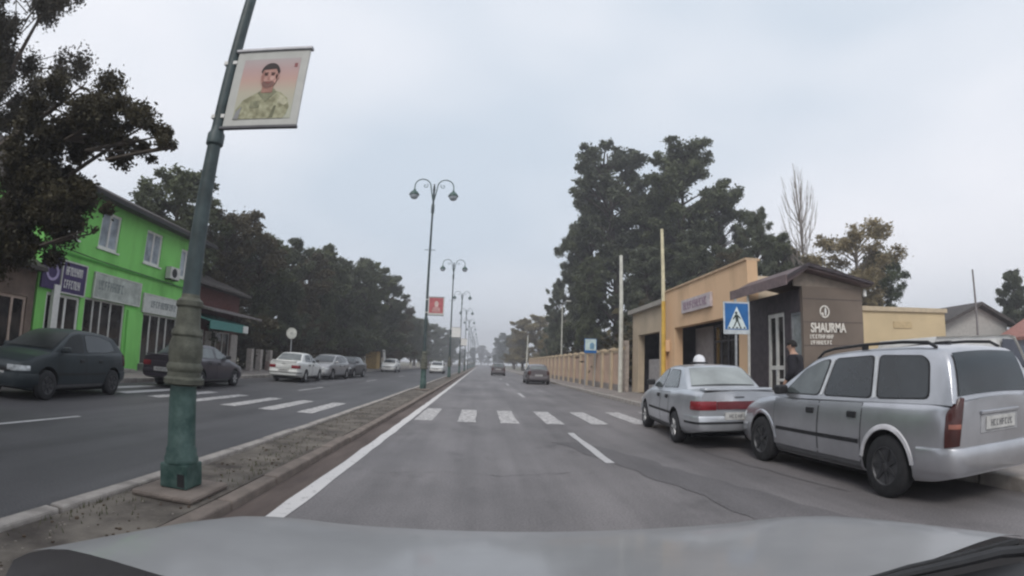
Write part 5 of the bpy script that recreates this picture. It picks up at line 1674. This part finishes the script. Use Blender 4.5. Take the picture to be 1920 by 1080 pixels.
# tall pines behind the peach shop and the panel fence
BP = [pine_meshes(s, h=25, rad=6.2, base=b_, nleaf=70000, size=.17, nc=n_, conic=c_, lean=1.0, rtrunk=.30, fork=fk, cmin=.075, cmax=.165) for s, c_, b_, n_, fk in ((21, .45, .16, 120, False), (22, .15, .30, 100, True), (23, .5, .12, 120, False))]
RT = [(14.2, 52, 26.4, 1.12, 1, 'tall pine with two bare forked stems left of centre in the right-hand grove'),
      (19.6, 47, 25.6, 1.12, 0, 'tallest rounded pine above the peach shop, right of the forked one'),
      (10.6, 57, 18.5, .72, 2, 'narrow pine at the left edge of the right-hand grove'),
      (22.6, 45, 20.0, .95, 2, 'pine filling the right shoulder of the grove above the peach shop'),
      (14.5, 42, 12.5, .95, 2, 'low dark pine directly behind the peach shop roof'),
      (21.0, 35, 14.6, .62, 0, 'smaller bushy pine between the tall grove and the bare poplar'),
      (19.0, 36, 11.0, .9, 2, 'low dark pine behind the yellow pole top'),
      (24.2, 36, 13.0, .9, 2, 'low dark pine behind the kiosk roof'),
      (9.6, 66, 13.5, .7, 0, 'dark pine low at the left foot of the right-hand grove'),
      (17.0, 50, 21.0, 1.0, 2, 'dark pine filling the middle of the grove between the forked and the tallest pine'),
      (12.4, 55, 21.5, .8, 0, 'pine leaning out on the left shoulder of the right-hand grove'),
      (17.6, 40, 13.5, 1.0, 0, 'bushy pine showing over the peach shop parapet'),
      (10.2, 48, 12.0, .68, 1, 'dark pine just over the panel fence beside the blue sign board')]
for i, (x, y, h, sx, mi, lab) in enumerate(RT):
    tree('tall_pine', lab, 'tree', BP[mi], x, y, h, i*1.9+.4, (PINEB, PINE, PINEB, PINE, PINEB, PINEB, BROWNP, PINE, PINEB, PINE, PINE, PINEB, PINE)[i], sx, h0=25.0, group='pine grove on the right')
for i, (x, y, sz) in enumerate(((11.0, 31, 1.3), (11.6, 37, 1.5), (11.8, 43, 1.6), (12, 50, 1.7), (12, 57, 1.7), (12, 64, 1.7), (13.8, 30, 2.8), (17, 31, 3.2), (21, 30, 3.0), (25, 31, 2.8), (29, 31.5, 2.4))):
    t = thing('hedge_bush', ('%s dark bush behind the panel fence, counted from the camera' % ('first', 'second', 'third', 'fourth', 'fifth', 'sixth')[i] if i < 6 else '%s dark bush from the left behind the peach shop and kiosk' % ('first', 'second', 'third', 'fourth', 'fifth')[i-6]), 'bush', (x, y, 0.0), i*1.3, group='bushes behind the fence and shop')
    mobj('foliage', SHM, DARKL, t)
    t.scale = (sz, sz*1.2, sz*.9)
# bare poplar
def poplar():
    g = random.Random(3)
    t = thing('bare_poplar', 'bare pale poplar with upright twigs above the kiosk', 'tree', (26.0, 35.5, 0.08))
    mb = MB()
    mb.tube([(0, 0, 0), (.1, 0, 5), (.1, .1, 11), (-.1, 0, 18.6)], [.22, .16, .09, .02], 10)
    mb.build('trunk', BARKL, t, smooth=True)
    br = MB()
    for k in range(64):
        z0 = g.uniform(4.5, 14.5)
        a = g.uniform(0, 6.28)
        d = g.uniform(.6, 3.4)*(1-(z0-4.5)/16)
        zz = min(z0+g.uniform(2.5, 4.5), 18.8)
        p = (d*math.cos(a), d*math.sin(a), zz)
        br.tube([(0.05, 0, z0), (p[0]*.7, p[1]*.7, z0+(zz-z0)*.4), p], [.045, .028, .012], 5)
        for q in range(3):
            a2 = a+g.uniform(-1, 1)
            br.tube([(p[0]*.75, p[1]*.75, z0+(zz-z0)*(.45+.15*q)), (p[0]*.75+.35*math.cos(a2), p[1]*.75+.35*math.sin(a2), z0+(zz-z0)*(.45+.15*q)+1.2)], [.022, .01], 4)
    br.build('branches', BARKL, t)
poplar()
AM = pine_meshes(41, h=10, rad=3.0, base=.25, nleaf=26000, size=.085, nc=76, conic=.1, lean=.5, cmin=.10, cmax=.2)
tree('autumn_tree', 'thin tan autumn tree behind the kiosk and the yellow building', 'tree', AM, 29.8, 33.5, 13.0, .4, AUTUMN, 1.35, bark=BARKL)
tree('olive_tree', 'dull green tree edging the tan autumn one on its right', 'tree', PM[2], 33.4, 34.5, 11.5, 1.1, GREENL, .8)
tree('olive_tree', 'brownish olive tree between bare poplar and kiosk roof', 'tree', PM[3], 26.6, 38.5, 12.5, 2.2, OLIVE, 1.0)
tree('olive_tree', 'low brownish tree right behind the kiosk roof ridge', 'tree', PM[0], 28.0, 38.0, 11.5, 3.2, BROWNP, 1.15)
tree('dark_tree', 'bluish dark tree at the far right edge behind the red roof', 'tree', PM[1], 43.0, 27.5, 9.2, .3, PINEB, 1.0)
# hazy trees along the far right of the road
for i, (x, y, h, sx, lf, lab) in enumerate(((9.2, 112, 12.2, 1.35, OLIVE, 'hazy olive tree at the left end of the far right-hand row'), (12.4, 106, 12.6, 1.3, OLIVE, 'hazy brownish olive tree, second of the far right-hand row'),
                                       (15.0, 99, 11.8, 1.3, OLIVE, 'hazy olive tree, third of the far right-hand row'), (12.0, 88, 8.5, 1.0, GREENL, 'dull green tree just left of the slim light pole'),
                                       (9.2, 140, 11, 1.3, OLIVE, 'pale hazy tree farthest along the right kerb'), (11, 80, 6.5, 1.1, OLIVE, 'low olive tree by the far end of the panel fence'))):
    tree('roadside_tree', lab, 'tree', PM[(i+1) % 4], x, y, h, i*.9, lf, sx, group='hazy trees along the far right')
fx_ = [(-30, 300), (-24, 330), (-18, 300), (-13, 360), (12, 310), (10, 250), (18, 280), (-7, 420), (0, 440), (6, 430), (13, 400), (-14, 240), (-13.5, 205), (12, 190), (24, 340), (-40, 340)]
for i, (x, y) in enumerate(fx_):
    tree('far_tree', 'faint lavender-grey tree at the end of the road in haze', 'tree', PM[i % 4], x, y, 12+3*(i % 3), i*.7, GREENL, 1.3, group='far trees in the haze')

# ------------------------------------------------------------------ person by the kiosk
def skin_mesh(name, V, E, rad, sub=2, root=0):
    me = bpy.data.meshes.new(name)
    me.from_pydata(V, E, [])
    o = bpy.data.objects.new(name, me); col.objects.link(o)
    md = o.modifiers.new('skin', 'SKIN'); md.use_smooth_shade = True
    for i, v in enumerate(me.skin_vertices[0].data):
        r_ = rad[i]
        v.radius = r_ if hasattr(r_, '__len__') else (r_, r_)
        v.use_root = (i == root)
    s_ = o.modifiers.new('sub', 'SUBSURF'); s_.levels = sub; s_.render_levels = sub
    dg = bpy.context.evaluated_depsgraph_get()
    nm = bpy.data.meshes.new_from_object(o.evaluated_get(dg))
    bpy.data.objects.remove(o)
    nm.name = name
    return nm
def person(label, loc, rz, jacket, trousers, bag=True, name='person', group=None):
    t = thing(name, label, 'person', loc, rz, group)
    # faces +y; slight stoop
    V = [(0, 0, .95), (0, .01, 1.12), (0, .03, 1.32), (0, .05, 1.46), (0, .08, 1.53), (0, .10, 1.60), (0, .115, 1.68), (0, .11, 1.73),
         (-.10, 0, .90), (-.115, .03, .50), (-.12, -.02, .09), (-.125, .13, .035),
         (.10, 0, .90), (.125, -.05, .50), (.135, -.12, .09), (.14, .03, .035),
         (-.19, .03, 1.42), (-.25, .02, 1.16), (-.22, .16, .96), (-.215, .20, .88),
         (.19, .03, 1.42), (.25, -.02, 1.16), (.26, .06, .93), (.26, .08, .85)]
    E = [(0, 1), (1, 2), (2, 3), (3, 4), (4, 5), (5, 6), (6, 7), (0, 8), (8, 9), (9, 10), (10, 11), (0, 12), (12, 13), (13, 14), (14, 15), (3, 16), (16, 17), (17, 18), (18, 19), (3, 20), (20, 21), (21, 22), (22, 23)]
    rad = [(.15, .10), (.14, .095), (.16, .10), (.10, .075), .052, (.072, .085), (.078, .092), (.05, .06), .088, .058, .042, (.042, .03), .088, .058, .042, (.042, .03), .062, .046, .034, (.038, .022), .062, .046, .034, (.038, .022)]
    mobj('body', skin_mesh('body', V, E, rad), SKIN, t)
    # fingers: five short chains per hand, rooted in the palm
    for sg, (hx, hy, hz) in ((-1, (-.215, .20, .88)), (1, (.26, .08, .85))):
        for q in range(5):
            oy = (-.026, -.010, .006, .021, -.034)[q]
            ln = (.072, .082, .078, .06, .045)[q]
            fv = [(hx, hy+oy, hz+.01), (hx-sg*.004, hy+oy+(.0 if q < 4 else -.02), hz-ln*.55), (hx-sg*.02, hy+oy+(.006 if q < 4 else -.03), hz-ln)]
            mobj('finger', skin_mesh('finger', fv, [(0, 1), (1, 2)], [.0095, .0088, .0075], 1), SKIN, t)
    jv = [(0, 0, .86), (0, .01, 1.12), (0, .03, 1.32), (0, .045, 1.455), (-.19, .03, 1.42), (-.25, .02, 1.16), (-.222, .155, .965), (.19, .03, 1.42), (.25, -.02, 1.16), (.26, .055, .94)]
    je = [(0, 1), (1, 2), (2, 3), (3, 4), (4, 5), (5, 6), (3, 7), (7, 8), (8, 9)]
    jr = [(.235, .17), (.215, .16), (.225, .165), (.135, .11), .10, .082, .062, .10, .082, .062]
    mobj('jacket', skin_mesh('jacket', jv, je, jr), jacket, t)
    tv = [(0, 0, .93), (-.10, 0, .88), (-.115, .03, .50), (-.12, -.015, .11), (.10, 0, .88), (.125, -.05, .50), (.135, -.115, .11)]
    mobj('trousers', skin_mesh('trousers', tv, [(0, 1), (1, 2), (2, 3), (0, 4), (4, 5), (5, 6)], [(.17, .12), .11, .08, .068, .11, .08, .068]), trousers, t)
    for sg, (a, b) in ((-1, ((-.12, -.03, .05), (-.127, .15, .04))), (1, ((.135, -.13, .05), (.142, .05, .04)))):
        mobj('shoe', skin_mesh('shoe', [a, ((a[0]+b[0])/2, (a[1]+b[1])/2, .045), b], [(0, 1), (1, 2)], [(.05, .05), (.052, .045), (.046, .035)], 2), BLACKP, t)
    hd = MB()
    rows = []
    for i in range(10):
        th = PI*.60*i/9
        rows.append([(.094*math.sin(th)*math.cos(2*PI*k/18), .100+.112*math.sin(th)*math.sin(2*PI*k/18)-.012*(i/9), 1.675+.112*math.cos(th)-(.0 if math.sin(2*PI*k/18) < .25 else -.035*(i/9))) for k in range(18)])
    hd.grid(rows, close=True)
    hd.build('hair', HAIR, t, smooth=True)
    for sg in (-1, 1):
        MB().lathe([(.001, -.006), (.011, -.003), (.011, .003), (.001, .006)], 8).build('eye', INK, t).location = (sg*.032, .198, 1.665)
        MB().lathe([(.004, -.028), (.018, -.012), (.02, .012), (.006, .03)], 8).build('ear', SKIN, t, smooth=True).location = (sg*.083, .10, 1.655)
    MB().prism([(.185, 1.665), (.225, 1.632), (.19, 1.625)], 'x', -.011, .011).build('nose', SKIN, t, bevel=0.004)
    MB().box(-.024, .024, .192, .2, 1.597, 1.603).build('mouth', pm('lips', (0.30, 0.13, 0.11), 0.6), t)
    return t
person('person in black jacket and dark trousers standing at the kiosk', (6.28, 8.95, WZ), R(38), CLOTH, TROUS)
t = thing('carrier_bag', 'pale carrier bag held by the person in black', 'bag', (6.28+.205, 8.95+.225, WZ), R(38))
MB().prism([(-.13, .38), (.13, .38), (.10, .70), (.03, .74), (-.03, .74), (-.10, .70)], 'y', -.04, .04).build('sack', pm('pale_plastic', (0.52, 0.50, 0.48), 0.5, var=0.15), t, bevel=0.03)
MB().tube([(-.03, 0, .73), (-.02, 0, .83), (.02, 0, .83), (.03, 0, .73)], .008, 6).build('handle', pm('pale_plastic', (0.52, 0.50, 0.48)), t)

# ------------------------------------------------------------------ damp autumn haze
hz = MB().box(-335, 335, -65, 645, -1.4, 40).build('haze', None)
hm = bpy.data.materials.new('haze_air'); hm.use_nodes = True
ht = hm.node_tree
ht.nodes.clear()
ho = ht.nodes.new('ShaderNodeOutputMaterial')
pv = ht.nodes.new('ShaderNodeVolumePrincipled')
pv.inputs['Color'].default_value = (0.91, 0.91, 0.96, 1)
pv.inputs['Density'].default_value = 0.0023
pv.inputs['Anisotropy'].default_value = 0.2
ht.links.new(pv.outputs[0], ho.inputs['Volume'])
hz.data.materials.append(hm)
tag(hz, 'thin grey-blue haze filling the air over the street', 'haze', kind='stuff')
